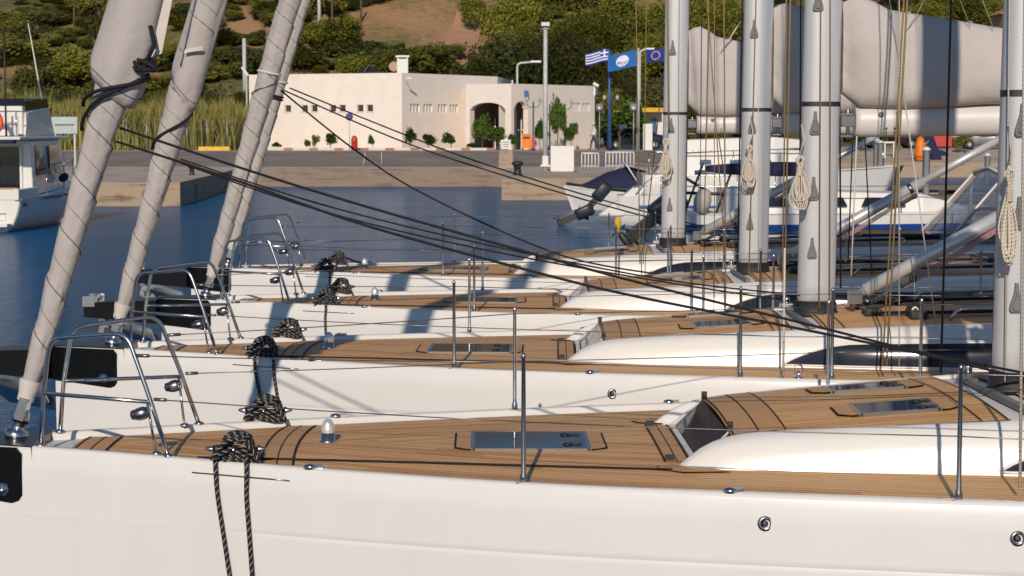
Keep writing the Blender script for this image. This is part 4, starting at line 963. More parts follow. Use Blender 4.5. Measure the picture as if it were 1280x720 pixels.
# big cruiser behind the masts and blue striped sailing yacht in front of it
bY = 66.0; bxx = (792-640)*bY/F_PX
t = thing("white_cruiser", (bxx+.2, bY, 0), "large white motor cruiser with tall plain superstructure behind the masts", "motor yacht")
mb = MB(); hull_loft(mb, 8.2, 3.4, 1.55, .3, .8, deckm=0, stern=.95); mb.build("hull", [M['gel'], M['gel']], t)
cb = MB(); zt_ = at(900, 171, bY).z
cb.grid([sec(1.0, 1.4, 1.35, 1.5, zt_-.45), sec(1.4, 1.4, 1.3, 1.5, zt_-.1), sec(4.4, 1.35, 1.25, 1.5, zt_), sec(5.4, 1.2, 1.0, 1.5, zt_-.1), sec(6.6, .9, .75, 1.6, 2.0)], closed=True, caps=True, sm=False); cb.build("superstructure", M['gel2'], t, .06)
for k_ in range(3): MB().quad((1.9+k_*1.0, -1.405, 1.9), (2.3+k_*1.0, -1.39, 1.9), (2.28+k_*1.0, -1.37, 2.05), (1.93+k_*1.0, -1.37, 2.05)).build("cabin_window", M['lglass'], t)
MB().tube([(1.0, -1.37, zt_-.55), (6.0, -1.15, zt_-.35)], .02, 6).build("grab_rail", M['dsteel'], t)
rl = MB(); P_ = [(.2, -1.6, 2.3), (3, -1.66, 2.35), (6, -1.3, 2.45), (8.2, -.4, 2.6)]; rl.tube(spline(P_, 6), .02, 6)
for p_ in P_: rl.tube([(p_[0], p_[1], 1.6), p_], .018, 6)
rl.build("side_rail", M['steel'], t)
bY = 44.0; bxx = (835-640)*bY/F_PX
t = thing("blue_striped_yacht", (bxx, bY, 0), "white sailing yacht with a blue hull stripe and navy boom cover", "sailing yacht")
mb = MB(); hf = hull_loft(mb, 9.6, 3.1, 1.2, .12, .7, deckm=0, stern=.8, n=30); mb.build("hull", [M['gel'], M['gel']], t)
st = MB(); rows = []
for i in range(31):
    tt = i/30; h_ = hf(tt); z_ = 1.2+.12*tt*tt
    if tt > .93: break
    rows.append([(9.6*tt+.7*tt*tt*.8, -h_*.985-.012, z_*.80), (9.6*tt+.7*tt*tt*.6, -h_*.955-.02, z_*.62)])
st.grid(rows); st.build("hull_stripe", M['stripe'], t)
cb = MB(); cb.grid([sec(1.2, 1.1, 1.0, 1.15, 1.75), sec(5.6, 1.0, .85, 1.2, 1.62), sec(6.7, .6, .5, 1.25, 1.32)], closed=True, caps=True, sm=False); cb.build("cabin", M['gel2'], t, .05)
for k_ in range(3): MB().quad((1.6+k_*1.3, -1.085-.02+.02*k_, 1.35), (2.6+k_*1.3, -1.07-.02+.02*k_, 1.35), (2.5+k_*1.3, -1.04+.02*k_, 1.55), (1.7+k_*1.3, -1.06+.02*k_, 1.55)).build("cabin_window", M['sglass'], t)
zb_ = at(930, 213, bY).z
MB().tube([(3.32, 0, 1.6), (3.32, 0, 12)], .08, 10).build("mast", M['alu'], t)
MB().tube([(.6, 0, zb_-.05), (3.3, 0, zb_+.05)], .05, 8).build("boom", M['alu'], t)
mb = MB(); rows = []
for i in range(13):
    x_ = lerp(.85, 3.2, i/12); rr = .08+.05*math.sin(i/12*2.6)+.04*(i/12)
    rows.append([(x_, rr*.8*math.cos(a), zb_+.03+rr*1.1*math.sin(a)) for a in [2*math.pi*k_/10 for k_ in range(10)]])
mb.grid(rows, closed=True, caps=True); mb.build("boom_cover", M['navy'], t)
rl = MB(); P_ = [(.1, -1.25, 1.8), (2.5, -1.5, 1.8), (5, -1.5, 1.82), (7.5, -1.1, 1.86), (9.8, -.2, 1.95)]; rl.tube(spline(P_, 6), .012, 6)
for p_ in P_: rl.tube([(p_[0], p_[1], 1.2), p_], .015, 6)
rl.build("guard_rail", M['steel'], t)
ot = MB(); ot.lathe([(0, 0), (.16, .04), (.2, .3), (.14, .52), (0, .55)], (.6, -1.3, 1.2), 10, mat=Matrix.Rotation(.2, 3, 'Y')); ot.build("rail_bag", M['canvas'], t)
w2 = MB()
for x_ in (.3, 1.0): w2.tube([(x_, -.9, 1.2), (x_+.4, -.9, 2.3)], .025, 6)
w2.tube([(.2, -.9, 1.65), (1.8, -.95, 1.6)], .04, 6); w2.build("stern_arch", M['blackm'], t)

# ------------------------------------------------------------------ the four sister yachts (local x runs aft from the forestay, y<0 is the near side)
BT = [(-.43, .06), (-.1, .19), (.2, .29), (.87, .56), (1.6, .86), (2.62, 1.22), (3.5, 1.45), (4.54, 1.67), (5.3, 1.80), (6, 1.88), (7, 1.95), (9, 1.98), (12.6, 1.92)]
def B(x): return cr(BT, x)
def ZD(x): return 1.395 - .022*smooth(-.4, 3.0, x)
def ZK(x, y): b = B(x); return ZD(x) + .035*(1-(y/max(b, .1))**2)*min(1, b)     # cambered deck height
STN = [-.43, -.36, -.28, -.2, -.1] + [i*.2 for i in range(0, 64)]
CW = [(3.36, .74), (3.7, .80), (4.2, .87), (5, .98), (5.4, 1.05), (6, 1.13), (7.5, 1.24), (9.2, 1.26)]     # coachroof half width at deck
CT = [(3.36, .70), (3.66, .66), (4.2, .74), (5, .85), (6, .93), (7.5, 1.0), (9.2, 1.02)]      # at its top edge
CH = [(3.36, .0), (3.42, .05), (3.52, .12), (3.66, .17), (3.85, .193), (4.2, .218), (5, .268), (6, .315), (7.5, .36), (9.2, .40)]
def ZT(x): return ZD(x) + cr(CH, x)
def ZR(x, y): return ZT(x) + .03*(1-(y/cr(CT, x))**2)

def make_yacht(label):
    Y = thing("sailing_yacht", (0, 0, 0), label, "sailing yacht", "sister sailing yachts moored side by side")
    # hull
    mb = MB(); rows = []
    prof = [(-.075, .0), (-.070, .036), (-.05, .045), (-.018, .044), (-.004, .034), (.002, .018), (.010, -.035), (.014, -.07), (.0142, -.10), (.0142, 1.12), (.0140, 'g1'), (.0105, 'g0'), (.0138, 'g2'), (.0136, 1.065), (.008, .80), (-.002, .55), (-.02, .3), (-.05, .02), (-.3, -.35)]
    for x in STN:
        b = B(x); zd = ZD(x); row = []
        for s in (-1, 1):
            pr = []
            for i, (dy, dz) in enumerate(prof):
                if dz == 'g1': z = 1.0950
                elif dz == 'g0': z = 1.092; dy = lerp(.0142, .0122, smooth(1.0, 1.5, x))
                elif dz == 'g2': z = 1.0890
                elif i >= 9 and i != 8: z = dz
                else: z = zd + dz
                f = 1.0 if i < 14 else min(1, b/.5)
                pr.append((x, s*max(.004, b + dy*f if i >= 14 else b + dy*min(1, b/.12)), z))
            row += pr if s == -1 else pr[::-1]
        rows.append(row)
    n0 = len(prof)
    mb.grid([r[:n0] for r in rows], 0); mb.grid([r[n0:] for r in rows], 0)
    f = rows[0]; k = len(mb.v); mb.v += [Vector(p) for p in f]; mb.face([k+i for i in range(len(f))][::-1], 0)
    f = rows[-1]; k = len(mb.v); mb.v += [Vector(p) for p in f]; mb.face([k+i for i in range(len(f))], 0)
    hull = mb.build("hull", M['gel'], Y)
    # bare gelcoat foredeck tip and teak deck
    def deck(x0, x1, y_in, edge, mname, name, dz, parent, sidecut=None):
        xs = [x for x in STN if x0 < x < x1]; xs = [x0] + xs + [x1]; mb = MB()
        for s in (-1, 1):
            rr = []; uu = []
            for x in xs:
                o = B(x) - edge; i_ = min(y_in(x), o-.001); row = []; uv = []
                for j in range(9):
                    y = lerp(o, i_, j/8); row.append((x, s*y, ZK(x, y)+dz)); uv.append((x, B(x)-y + (0 if s < 0 else .7)))
                rr.append(row); uu.append(uv)
            mb.grid(rr, 0, uu)
        return mb.build(name, M[mname], parent)
    deck(-.42, .32, lambda x: 0, .02, 'gel2', "foredeck_tip", 0, Y)
    deck(.30, 3.44, lambda x: 0, .095, 'teak', "teak_deck", .005, Y)
    deck(3.44, 12.5, lambda x: cr(CW, x)-.03 if x < 9.2 else .0, .095, 'teak', "side_deck", .005, Y)
    wg = MB()                                                  # margin boards across the foredeck
    def flush(name="margin_board"):
        nonlocal wg
        if wg.v: wg.build(name, [M['board'], M['caulk']], Y)
        wg = MB()
    def board_x(x0, x1, hw, bow=.0, m=0):
        def e(x, t): return x + bow*(1-t*t)
        n = 10
        for i in range(n):
            t0 = -1+2*i/n; t1 = -1+2*(i+1)/n
            a = [(e(x0, t0), t0*hw), (e(x1, t0), t0*hw), (e(x1, t1), t1*hw), (e(x0, t1), t1*hw)]
            wg.quad(*[(p[0], p[1], ZK(p[0], p[1])+.009) for p in a], 0)
            for xx in (x0, x1, (x0+x1)/2+(.02 if m else 0)):
                w_ = .0055 if xx != (x0+x1)/2 else .003
                a = [(e(xx-w_, t0), t0*hw), (e(xx+w_, t0), t0*hw), (e(xx+w_, t1), t1*hw), (e(xx-w_, t1), t1*hw)]
                wg.quad(*[(p[0], p[1], ZK(p[0], p[1])+.012) for p in a], 1)
    board_x(1.34, 1.50, B(1.4)-.10, -.03); flush(); board_x(.33, .50, B(.36)-.1, 0); flush()
    board_x(3.335, 3.455, .60, 0); flush()
    def ring(cx, cy, w_, h_, zf, bw=.085, clear=.006, cr_=.05):
        """dark seam and teak end boards on each side of a hatch"""
        for s in (-1, 1):
            xa = cx + s*(w_/2 + .01); xb = cx + s*(w_/2+bw)
            P = [(xa, cy-h_/2), (xb-s*cr_, cy-h_/2), (xb, cy-h_/2+cr_), (xb, cy+h_/2-cr_), (xb-s*cr_, cy+h_/2), (xa, cy+h_/2)]
            for grow, dz, m in ((.012, .010, 1), (0, .013, 0)):
                c0 = Vector(((xa+xb)/2, cy)); pts = []
                for p in P:
                    q_ = Vector(p); d = q_-c0; q_ = q_ + Vector((math.copysign(grow, d.x), math.copysign(grow, d.y)))
                    pts.append((q_.x, q_.y, zf(q_.x, q_.y)+dz))
                k = len(wg.v); wg.v += [Vector(p) for p in pts]; wg.face(range(k, k+len(pts)), m)
            flush()
    ring(2.68, .03, .60, .58, ZK)
    # little tongue boards beside the coachroof wing tips
    for s in (-1, 1):
        P = [(3.28, s*.78), (3.30, s*.70), (3.42, s*.64), (3.62, s*.86), (3.40, s*.87)]
        for g_, dz, m in ((1.06, .009, 1), (1, .012, 0)):
            c0 = Vector((3.43, s*.77)); k = len(wg.v)
            for p in P:
                q_ = c0 + (Vector(p)-c0)*g_; wg.v.append(Vector((q_.x, q_.y, ZK(q_.x, q_.y)+dz)))
            wg.face(range(k, k+len(P)), m)
        flush()
    # hatches
    def hatch(cx, cy, w_, h_, zf, fr=.022, handles=True):
        z = zf(cx, cy)+.006; f = MB()
        sl = math.atan2(zf(cx+.2, cy)-zf(cx-.2, cy), .4); sy = math.atan2(zf(cx, cy+.1)-zf(cx, cy-.1), .2)
        Mx = Matrix.Rotation(-sl, 3, 'Y') @ Matrix.Rotation(sy, 3, 'X')
        for (x_, y_, a, b) in ((0, -h_/2, w_, fr), (0, h_/2, w_, fr), (-w_/2, 0, fr, h_+fr), (w_/2, 0, fr, h_+fr)):
            p = Mx @ Vector((x_, y_, 0)); f.box((cx+p.x, cy+p.y, z+p.z), (a, b, .014), mat=Mx)
        fo = f.build("hatch", M['dsteel'], Y)
        gl = MB(); gl.box((cx, cy, z+.001), (w_-fr, h_-fr, .010), mat=Mx); gl.build("hatch_glass", M['glass'], fo)
        if handles:
            for s in (-.28, .28):
                hd = MB(); p = Mx @ Vector((w_*.32, s*h_, 0)); hd.lathe([(.026, 0), (.026, .008), (.014, .012), (0, .012)], (cx+p.x, cy+p.y, z+p.z+.004), 12); hd.box((cx+p.x+.04, cy+p.y, z+p.z+.011), (.07, .016, .008), mat=Mx)
                hd.build("hatch_handle", M['blackm'], fo)
    hatch(2.68, .03, .60, .56, ZK)
    # coachroof: two moulded sides, roof panels, front window
    xs = [3.36, 3.40, 3.44, 3.50, 3.56, 3.62, 3.68, 3.76, 3.86, 4.0, 4.2, 4.5, 4.8, 5.1, 5.5, 6, 6.5, 7, 7.5, 8, 8.6, 9.2]
    for s in (-1, 1):
        rows = []
        for x in xs:
            wb, wt, h = cr(CW, x), cr(CT, x), cr(CH, x); d = ZK(x, wb); zt_ = ZT(x)
            Q = [(wb+.012, d-.02), (wb+.006, d+.01), (wb-.02, d+.45*(zt_-d)), (lerp(wb, wt, .35), d+.80*(zt_-d)), (lerp(wb, wt, .62), d+.95*(zt_-d)), (lerp(wb, wt, .85), zt_+.006), (wt-.0, zt_+.010), (wt-.02, zt_-.0), (wt-.03, ZK(x, .5)-.02)]
            rows.append([(x, s*y, max(z, d-.02)) for y, z in Q])
        if s == 1: rows = [r[::-1] for r in rows]
        MB().grid(rows, caps=True).build("coachroof_side", M['gel'], Y)
    def roof(x0, x1, mname, name, dz=.004, inset=.012):
        mb = MB(); n = max(2, int((x1-x0)/.12)); rr = []; uu = []
        for i in range(n+1):
            x = lerp(x0, x1, i/n); hw = cr(CT, x)-inset
            rr.append([(x, hw*(-1+2*j/16), ZR(x, hw*(-1+2*j/16))+dz) for j in range(17)]); uu.append([(x, hw*(-1+2*j/16)+3.007) for j in range(17)])
        mb.grid(rr, 0, uu); return mb.build(name, M[mname], Y)
    roof(3.655, 4.99, 'teak', "roof_teak"); roof(5.20, 5.62, 'teak', "roof_teak"); roof(5.62, 9.2, 'teak', "roof_teak")
    rec = roof(4.97, 5.22, 'gel2', "track_recess", -.012)
    rb = MB()
    def rboard(x0, x1, m=0, dz=.008):
        n = 12
        for i in range(n):
            t0, t1 = -1+2*i/n, -1+2*(i+1)/n; h0, h1 = cr(CT, x0)-.02, cr(CT, x1)-.02
            rb.quad(*[(x, t*h, ZR(x, t*h)+dz) for x, t, h in ((x0, t0, h0), (x1, t0, h1), (x1, t1, h1), (x0, t1, h0))], m)
    rboard(3.66, 3.79); rboard(3.79, 3.92)
    for xx in (3.665, 3.79, 3.92, 4.85, 4.975, 5.22, 5.34): rboard(xx-.004, xx+.004, 1, .011)
    for s in (-1, 1):
        rb.quad(*[(x, s*(cr(CT, x)-d), ZR(x, cr(CT, x)-d)+.0105) for x, d in ((3.66, .014), (4.99, .014), (4.99, .022), (3.66, .022))], 1)
    ringm = wg; wg = rb
    def ring2(cx, cy, w_, h_):
        for s in (-1, 1):
            xa = cx + s*(w_/2+.01); xb = cx+s*(w_/2+.10)
            P = [(xa, cy-h_/2), (xb-s*.05, cy-h_/2), (xb, cy-h_/2+.05), (xb, cy+h_/2-.05), (xb-s*.05, cy+h_/2), (xa, cy+h_/2)]
            for g_, dz, m in ((.010, .012, 1), (0, .015, 0)):
                c0 = Vector(((xa+xb)/2, cy)); k = len(rb.v)
                for p in P:
                    d = Vector(p)-c0; q_ = Vector(p)+Vector((math.copysign(g_, d.x), math.copysign(g_, d.y))); rb.v.append(Vector((q_.x, q_.y, ZR(q_.x, q_.y)+dz)))
                rb.face(range(k, k+len(P)), m)
    for cy in (-.36, .42): ring2(4.52, cy, .40, .30); hatch(4.52, cy, .40, .28, lambda x, y: ZR(x, y)+.004)
    rb.build("roof_board", [M['board'], M['caulk']], Y)
    fw_ = MB()
    fw_.quad((3.50, -.60, ZD(3.5)+.028), (3.50, .60, ZD(3.5)+.028), (3.65, .565, ZR(3.65, .5)+.0), (3.65, -.565, ZR(3.65, .5)+.0))
    fw_ = fw_.build("front_window", M['glass'], Y)
    fr_ = MB(); fr_.box((3.485, 0, ZD(3.5)+.025), (.03, 1.24, .03)); fr_.build("window_sill", M['gel2'], fw_)
    for s in (-1, 1): mw = MB(); mw.quad((3.46, s*.655, ZD(3.5)+.02), (3.50, s*.60, ZD(3.5)+.03), (3.65, s*.565, ZR(3.65, .5)+.004), (3.65, s*.59, ZT(3.65)+.008)); mw.build("window_cheek", M['gel2'], fw_)
    for s in (-1, 1):
        MB().box((3.66, s*.555, ZR(3.66, .5)+.025), (.03, .02, .045)).build("window_hinge", M['blackm'], fw_); MB().box((3.36, s*.56, ZD(3.4)+.04), (.045, .03, .05)).build("deck_catch", M['blackm'], Y)
    for s in (-1, 1):                                          # long dark side windows with a raked front
        mb = MB(); xw = [4.90, 4.96, 5.03, 5.1, 5.18, 5.26, 5.35, 5.45, 5.6, 6, 6.5, 7, 7.6]; rr = []
        for x in xw:
            wb, wt = cr(CW, x), cr(CT, x); d = ZK(x, wb); zt_ = ZT(x); a0 = d+.022; a1 = lerp(d+.025, d+.66*(zt_-d), math.sin(min(1, max(0, (x-4.9)/.50))*math.pi/2)**.8)
            row = []
            for j in range(5):
                z = lerp(a0, a1, j/4); tt = (z-d)/(zt_-d)
                y = lerp(wb+.006, wb-.02, tt/.45) if tt < .45 else lerp(wb-.02, lerp(wb, wt, .35), (tt-.45)/.35)
                row.append((x, s*(y+.006), z))
            rr.append(row)
        mb.grid(rr if s < 0 else [r[::-1] for r in rr]); so = mb.build("side_window", M['sglass'], Y)
        fm = MB(); fm.tube([r[0] for r in rr][::-1]+[r[4] for r in rr], .007, 6); fm.build("window_frame", M['gel2'], so)
    st = MB()                                                  # self tacking track in its recess
    P = [(5.08+.05*(t*t), t*.74, ZR(5.1, t*.74)+.005) for t in [-1+i/7 for i in range(15)]]
    for a, b in zip(P, P[1:]): st.prism([(a[0]-.025, a[1], a[2]-.01), (a[0]+.025, a[1], a[2]-.01), (a[0]+.02, a[1], a[2]+.018), (a[0]-.02, a[1], a[2]+.018)], (b[0]-a[0], b[1]-a[1], b[2]-a[2]))
    st.build("jib_track", M['grey'], Y)
    cr2 = MB(); cr2.box((5.08, .38, ZR(5.1, .38)+.04), (.10, .10, .04)); cr2.lathe([(0, 0), (.025, 0), (.025, .05), (0, .05)], (5.08, .38, ZR(5.1, .38)+.055), 10); cr2.build("track_car", M['steel'], Y, .01)
    # bowsprit and anchor
    bs = MB()
    for x0, x1, w0, w1, zt0, zt1, zb0, zb1 in ((-1.16, -.46, .15, .19, 1.40, 1.425, 1.26, 1.20),):
        bs.grid([[(x, -w, zb), (x, -w, zt_), (x, w, zt_), (x, w, zb)] for x, w, zt_, zb in ((x0, w0, zt0, zb0), (x1, w1, zt1, zb1))], closed=True, caps=True, sm=False)
    for s in (-1, 1):                                          # cheek plates down both bow sides
        P = [(-.47, 1.43), (.05, 1.43), (.08, 1.40), (.08, 1.19), (.06, 1.16), (.02, 1.145), (-.47, 1.19)]
        pl_ = []
        for x, z in P: pl_.append(Vector((x, s*(max(B(x), .05)+.020), z)))
        inn = [Vector((p.x, p.y-s*.05, p.z)) for p in pl_]
        k = len(bs.v); bs.v += pl_+inn; n = len(P)
        bs.face([k+i for i in range(n)]); bs.face([k+n+i for i in range(n)][::-1])
        for i in range(n): j = (i+1) % n; bs.face((k+i, k+j, k+n+j, k+n+i))
    bs.grid([[(x, -w, ZD(x)+.052), (x, w, ZD(x)+.052)] for x, w in ((-.47, .08), (0, .24), (.12, .28), (.13, .28))], sm=False)
    bs.grid([[(.13, -.28, ZD(0)+.052), (.13, .28, ZD(0)+.052)], [(.135, -.28, ZD(0)-.02), (.135, .28, ZD(0)-.02)]], sm=False)
    bs = bs.build("bowsprit", M['black'], Y)
    for s in (-1, 1): bo = MB(); bo.lathe([(0, 0), (.036, 0), (.034, .010), (.018, .012), (.014, .020), (0, .020)], (-.03, s*(B(-.03)+.021), 1.215), 16, mat=Matrix.Rotation(R(90 if s < 0 else -90), 3, 'X')); bo.build("bolt", M['steel'], bs)
    ro = MB(); ro.lathe([(.0, -.12), (.045, -.12), (.03, 0), (.045, .12), (0, .12)], (-1.10, 0, 1.415), 12, mat=Matrix.Rotation(R(90), 3, 'X')); ro.box((-1.1, -.15, 1.41), (.14, .012, .1)); ro.box((-1.1, .15, 1.41), (.14, .012, .1)); ro.build("bow_roller", M['steel'], bs)
    an = MB(); an.prism([(-1.06, -.012, 1.22), (-.98, -.012, 1.27), (-.55, -.012, 1.13), (-.50, -.012, 1.00), (-.60, -.012, 1.02), (-.70, -.012, 1.09), (-1.0, -.012, 1.16)], (0, .024, 0))
    for s in (-1, 1):
        k = len(an.v); an.v += [Vector(p) for p in ((-1.02, 0, 1.17), (-.86, s*.15, 1.17), (-.52, s*.17, 1.06), (-.44, 0, .94), (-.80, 0, 1.00))]; an.face((k, k+1, k+2, k+3, k+4)); 
    an.tube([(-.98, 0, 1.22), (-.92, 0, 1.33)], .03, 8); an.lathe([(0, -.06), (.03, -.06), (.03, .06), (0, .06)], (-.96, 0, 1.27), 10, mat=Matrix.Rotation(R(90), 3, 'X'))
    an.prism([(-1.03, -.05, 1.18), (-.88, -.05, 1.18), (-.86, -.05, 1.07), (-.97, -.05, 1.05), (-1.05, -.05, 1.10)], (0, .1, 0))
    an = an.build("anchor", M['steel'], Y)
    gr = MB(); gr.prism([(-.99, -.054, 1.15), (-.92, -.054, 1.15), (-.905, -.054, 1.095), (-.99, -.054, 1.085)], (0, -.004, 0)); gr.build("anchor_slot", M['blackm'], an)
    # pulpit: two separate bow rails
    r_ = .0118
    for s in (-1, 1):
        top = rounded([(.17, s*.225, ZD(.1)+.03), (.19, s*.24, 1.70), (.235, s*.27, 1.995), (.66, s*.46, 2.04), (.77, s*.50, 1.74), (.87, s*(B(.87)-.035), ZD(.9)+.04)], .075, 6)
        p_ = MB(); p_.tube(top, r_, 10); p_.tube([(.192, s*.242, 1.71), (.785, s*.505, 1.70)], r_*.9, 8); p_.tube([(.765, s*.50, 1.69), (.80, s*(B(.80)-.07), ZD(.8)+.03)], .007, 6)
        for q_ in ((.17, s*.225), (.87, s*(B(.87)-.035)), (.80, s*(B(.80)-.07))): p_.lathe([(.028, 0), (.028, .008), (.016, .014), (0, .02)], (q_[0], q_[1], ZD(q_[0])+.043), 12)
        po = p_.build("pulpit_rail", M['steel'], Y)
        nl = MB(); nl.lathe([(0, -.04), (.024, -.036), (.033, -.01), (.033, .015), (.024, .04), (0, .043)], (.735, s*.52, 1.645), 14, mat=Matrix.Rotation(R(75), 3, 'Y')); nl.build("navigation_light", M['dsteel'], po)
        nb = MB(); nb.lathe([(0, 0), (.026, .0), (.022, .02), (0, .028)], (.708, s*.52, 1.64), 12, mat=Matrix.Rotation(R(-100), 3, 'Y')); nb.build("light_lens", M['blackm'], po)
    # stanchions and guard wires
    sx = [2.62, 4.54, 5.13, 7.0, 8.9, 10.8]
    for s in (-1, 1):
        tops = []
        for k_, x in enumerate(sx):
            y = s*(B(x)-.045); z = ZD(x)+.04; hh = .58
            sm_ = MB(); sm_.lathe([(.018, 0), (.018, .03), (.0115, .05), (.011, .3), (.0095, hh), (.012, hh+.005), (.010, hh+.02), (0, hh+.03)], (x, y, z), 12); sm_.box((x, y, z), (.07, .05, .008)); so = sm_.build("stanchion", M['dsteel'] if s < 0 else M['steel'], Y)
            tops.append((x, y, z))
        for dz, zp in ((.565, 1.80), (.285, 1.715)):
            w_ = MB(); pts = [(.80, s*.51, zp if dz < .4 else 1.74)] + [(x, y, z+dz) for x, y, z in tops]
            if dz > .4: pts[0] = (.71, s*.48, 1.93)
            for a, b in zip(pts, pts[1:]): w_.tube(sag(a, b, .006, 4), .0030, 5)
            w_.tube([pts[0], Vector(pts[0]).lerp(Vector(pts[1]), .035)], .009, 8)
            w_.build("lifeline", M['wire'], Y)
    # cleats, fairleads, dome lamp, hull fittings
    for s in (-1, 1):
        for x, hi in ((1.22, 1), (8.0, 1)):
            y = s*(B(x)-.05); z = ZD(x)+.045; c_ = MB()
            c_.tube(spline([(x-.15, y, z+.062), (x-.07, y, z+.055), (x, y, z+.052), (x+.07, y, z+.055), (x+.15, y, z+.062)], 4), [.006, .012] + [.014]*13 + [.012, .006], 8); c_.lathe([(.026, 0), (.014, .05)], (x-.045, y, z), 10); c_.lathe([(.026, 0), (.014, .05)], (x+.045, y, z), 10)
            c_.build("cleat", M['steel'], Y)
        for x in (1.60, 3.55):
            f_ = MB(); f_.lathe([(0, 0), (.035, .0), (.03, .015), (0, .022)], (x, s*(B(x)-.03), ZD(x)+.043), 10); f_.box((x+.03, s*(B(x)-.03), ZD(x)+.05), (.06, .03, .02))
            f_.build("fairlead", M['steel'], Y)
        for x, z in ((3.70, 1.285), (4.78, 1.26)):
            p_ = MB(); p_.lathe([(0, 0), (.036, 0), (.034, .010), (.020, .012), (.018, .004), (0, .004)], (x, s*(B(x)+.008), z), 18, mat=Matrix.Rotation(R(90 if s < 0 else -90), 3, 'X'))
            vo = p_.build("hull_vent", M['dsteel'], Y); p_ = MB(); p_.lathe([(0, 0), (.017, 0), (.012, .004), (0, .004)], (x, s*(B(x)+.0135), z), 12, mat=Matrix.Rotation(R(90 if s < 0 else -90), 3, 'X'))
            p_.build("vent_opening", M['blackm'], vo)
        p_ = MB(); p_.tube([(x, s*(B(x)+.006), ZD(x)-.02) for x in (1.0, 1.1, 1.2, 1.3, 1.4, 1.5)], .0045, 6); p_.build("chafe_strip", M['dsteel'], Y)
        p_ = MB(); p_.tube([(4.92, s*(B(4.92)-.07), ZD(4.9)+.03), (4.92, s*(B(4.92)-.07), ZD(4.9)+.09)], .01, 6); p_.lathe([(.035, 0), (.03, .01), (0, .015)], (4.92, s*(B(4.92)-.07), ZD(4.9)+.04), 12)
        p_.tube([(4.92+.028*math.cos(a), s*(B(4.92)-.07), ZD(4.9)+.10+.035*math.sin(a)) for a in [k_*.785 for k_ in range(8)]], .006, 6, closed=True); p_.build("pad_eye", M['steel'], Y)
    dl = MB(); c0 = (1.62, .0, ZK(1.62, 0)+.005); dl.lathe([(.048, 0), (.05, .006), (.038, .012), (.036, .05)], c0, 18); dl = dl.build("dome_vent_base", M['steel'], Y)
    MB().lathe([(.036, .012), (.036, .07), (.030, .10), (.016, .118), (0, .124)], c0, 18).build("dome_vent", M['chrome'], Y)
    fl_ = MB(); x0_ = .95
    pts = [(x, -min(B(x)-.14, .42+.16*(x-.9)), 0) for x in (1.0, 1.6, 2.2, 2.8, 3.35)]
    fl_.tube(spline([(x, y, ZK(x, y)+.014) for x, y, _ in pts], 5), .0055, 6); fl_.build("furling_line", M['rope_k'], Y)
    # mast
    mx = 5.25; zr = ZR(mx, 0)
    mb = MB(); rows = []
    for z in [zr+.0, 1.9, 2.5, 3.0, 4.5, 8, 14, 19.6]:
        o_ = .012*(z-1.6); row = []
        for k_ in range(28):
            a = 2*math.pi*k_/28; cx_ = abs(math.cos(a))**.75*math.copysign(1, math.cos(a)); sy_ = abs(math.sin(a))**.8*math.copysign(1, math.sin(a)); row.append((mx+o_+.140*cx_, .086*sy_, z))
        rows.append(row)
    mb.grid(rows, closed=True, caps=True); mast = mb.build("mast", M['alu'], Y)
    bt = MB(); bt.grid([[(mx+rx*math.cos(2*math.pi*k_/24), ry*math.sin(2*math.pi*k_/24), z) for k_ in range(24)] for rx, ry, z in ((.18, .125, zr-.01), (.17, .115, zr+.015), (.158, .103, zr+.025), (.155, .1, zr+.10))], closed=True, caps=True); bt.build("mast_boot", M['blackm'], mast)
    bd = MB(); bd.grid([[(mx+.02+.1425*abs(math.cos(a))**.75*math.copysign(1, math.cos(a)), .0885*abs(math.sin(a))**.8*math.copysign(1, math.sin(a)), z) for a in [2*math.pi*k_/28 for k_ in range(28)]] for z in (3.22, 3.255)], closed=True); bd.build("black_band", M['blackm'], mast)
    MB().box((mx+.165, -.068, 10.5), (.02, .012, 17.6), mat=Matrix.Rotation(.012, 3, 'Y')).build("mast_track", M['grey'], mast)
    for z in (3.10, 2.62, 2.18, 4.0):                           # spade shaped halyard exit plates
        sc = 1.0 if z > 2.2 else .9
        for s in (-1, 1):
            P = [(-.010, .085), (.010, .085), (.014, .03), (.036, -.045), (.040, -.075), (.028, -.088), (-.028, -.088), (-.040, -.075), (-.036, -.045), (-.014, .03)]
            e_ = MB(); e_.prism([(mx-.05+.012*(z-1.6)+px*sc, s*.080, z+pz*sc) for px, pz in P], (0, s*.022, 0)); e_.prism([(mx-.05+.012*(z-1.6)+px*.55, s*.100, z+pz*.55-.02) for px, pz in P], (0, s*.012, 0))
            e_.build("halyard_exit", M['grey'], mast, .004)
    # forestay fitting
    ft = MB(); ft.lathe([(.035, -.03), (.058, -.02), (.058, .03), (.030, .035), (.030, .07), (.045, .075), (.040, .13), (.02, .15), (0, .15)], (-.01, 0, 1.455), 20, mat=Matrix.Rotation(R(16.5), 3, 'Y')); ft.tube([(-.02, 0, 1.42), (0, 0, 1.52)], .03, 10); ft.box((.03, 0, 1.60), (.05, .09, .12), mat=Matrix.Rotation(R(16.5), 3, 'Y'))
    ft.build("furling_drum", M['steel'], Y)
    # boom, kicker
    def bz(x): return 3.11 + .012*(x-5.6)
    bm = MB(); rows = []
    for x, k_ in ((5.52, .9), (5.56, 1), (10.2, 1), (10.25, .85)):
        rows.append([(x, .085*k_*math.cos(a), bz(x)+.115*k_*math.sin(a)) for a in [2*math.pi*j/20 for j in range(20)]])
    bm.grid(rows, closed=True, caps=True); bo_ = bm.build("boom", M['boom'], Y)
    gn = MB(); gn.box((5.47, 0, 3.11), (.10, .06, .08)); gn.tube([(5.47, 0, 2.98), (5.47, 0, 3.2)], .014, 8)
    for z in (3.0, 3.16): gn.box((5.46, 0, z), (.09, .08, .018))
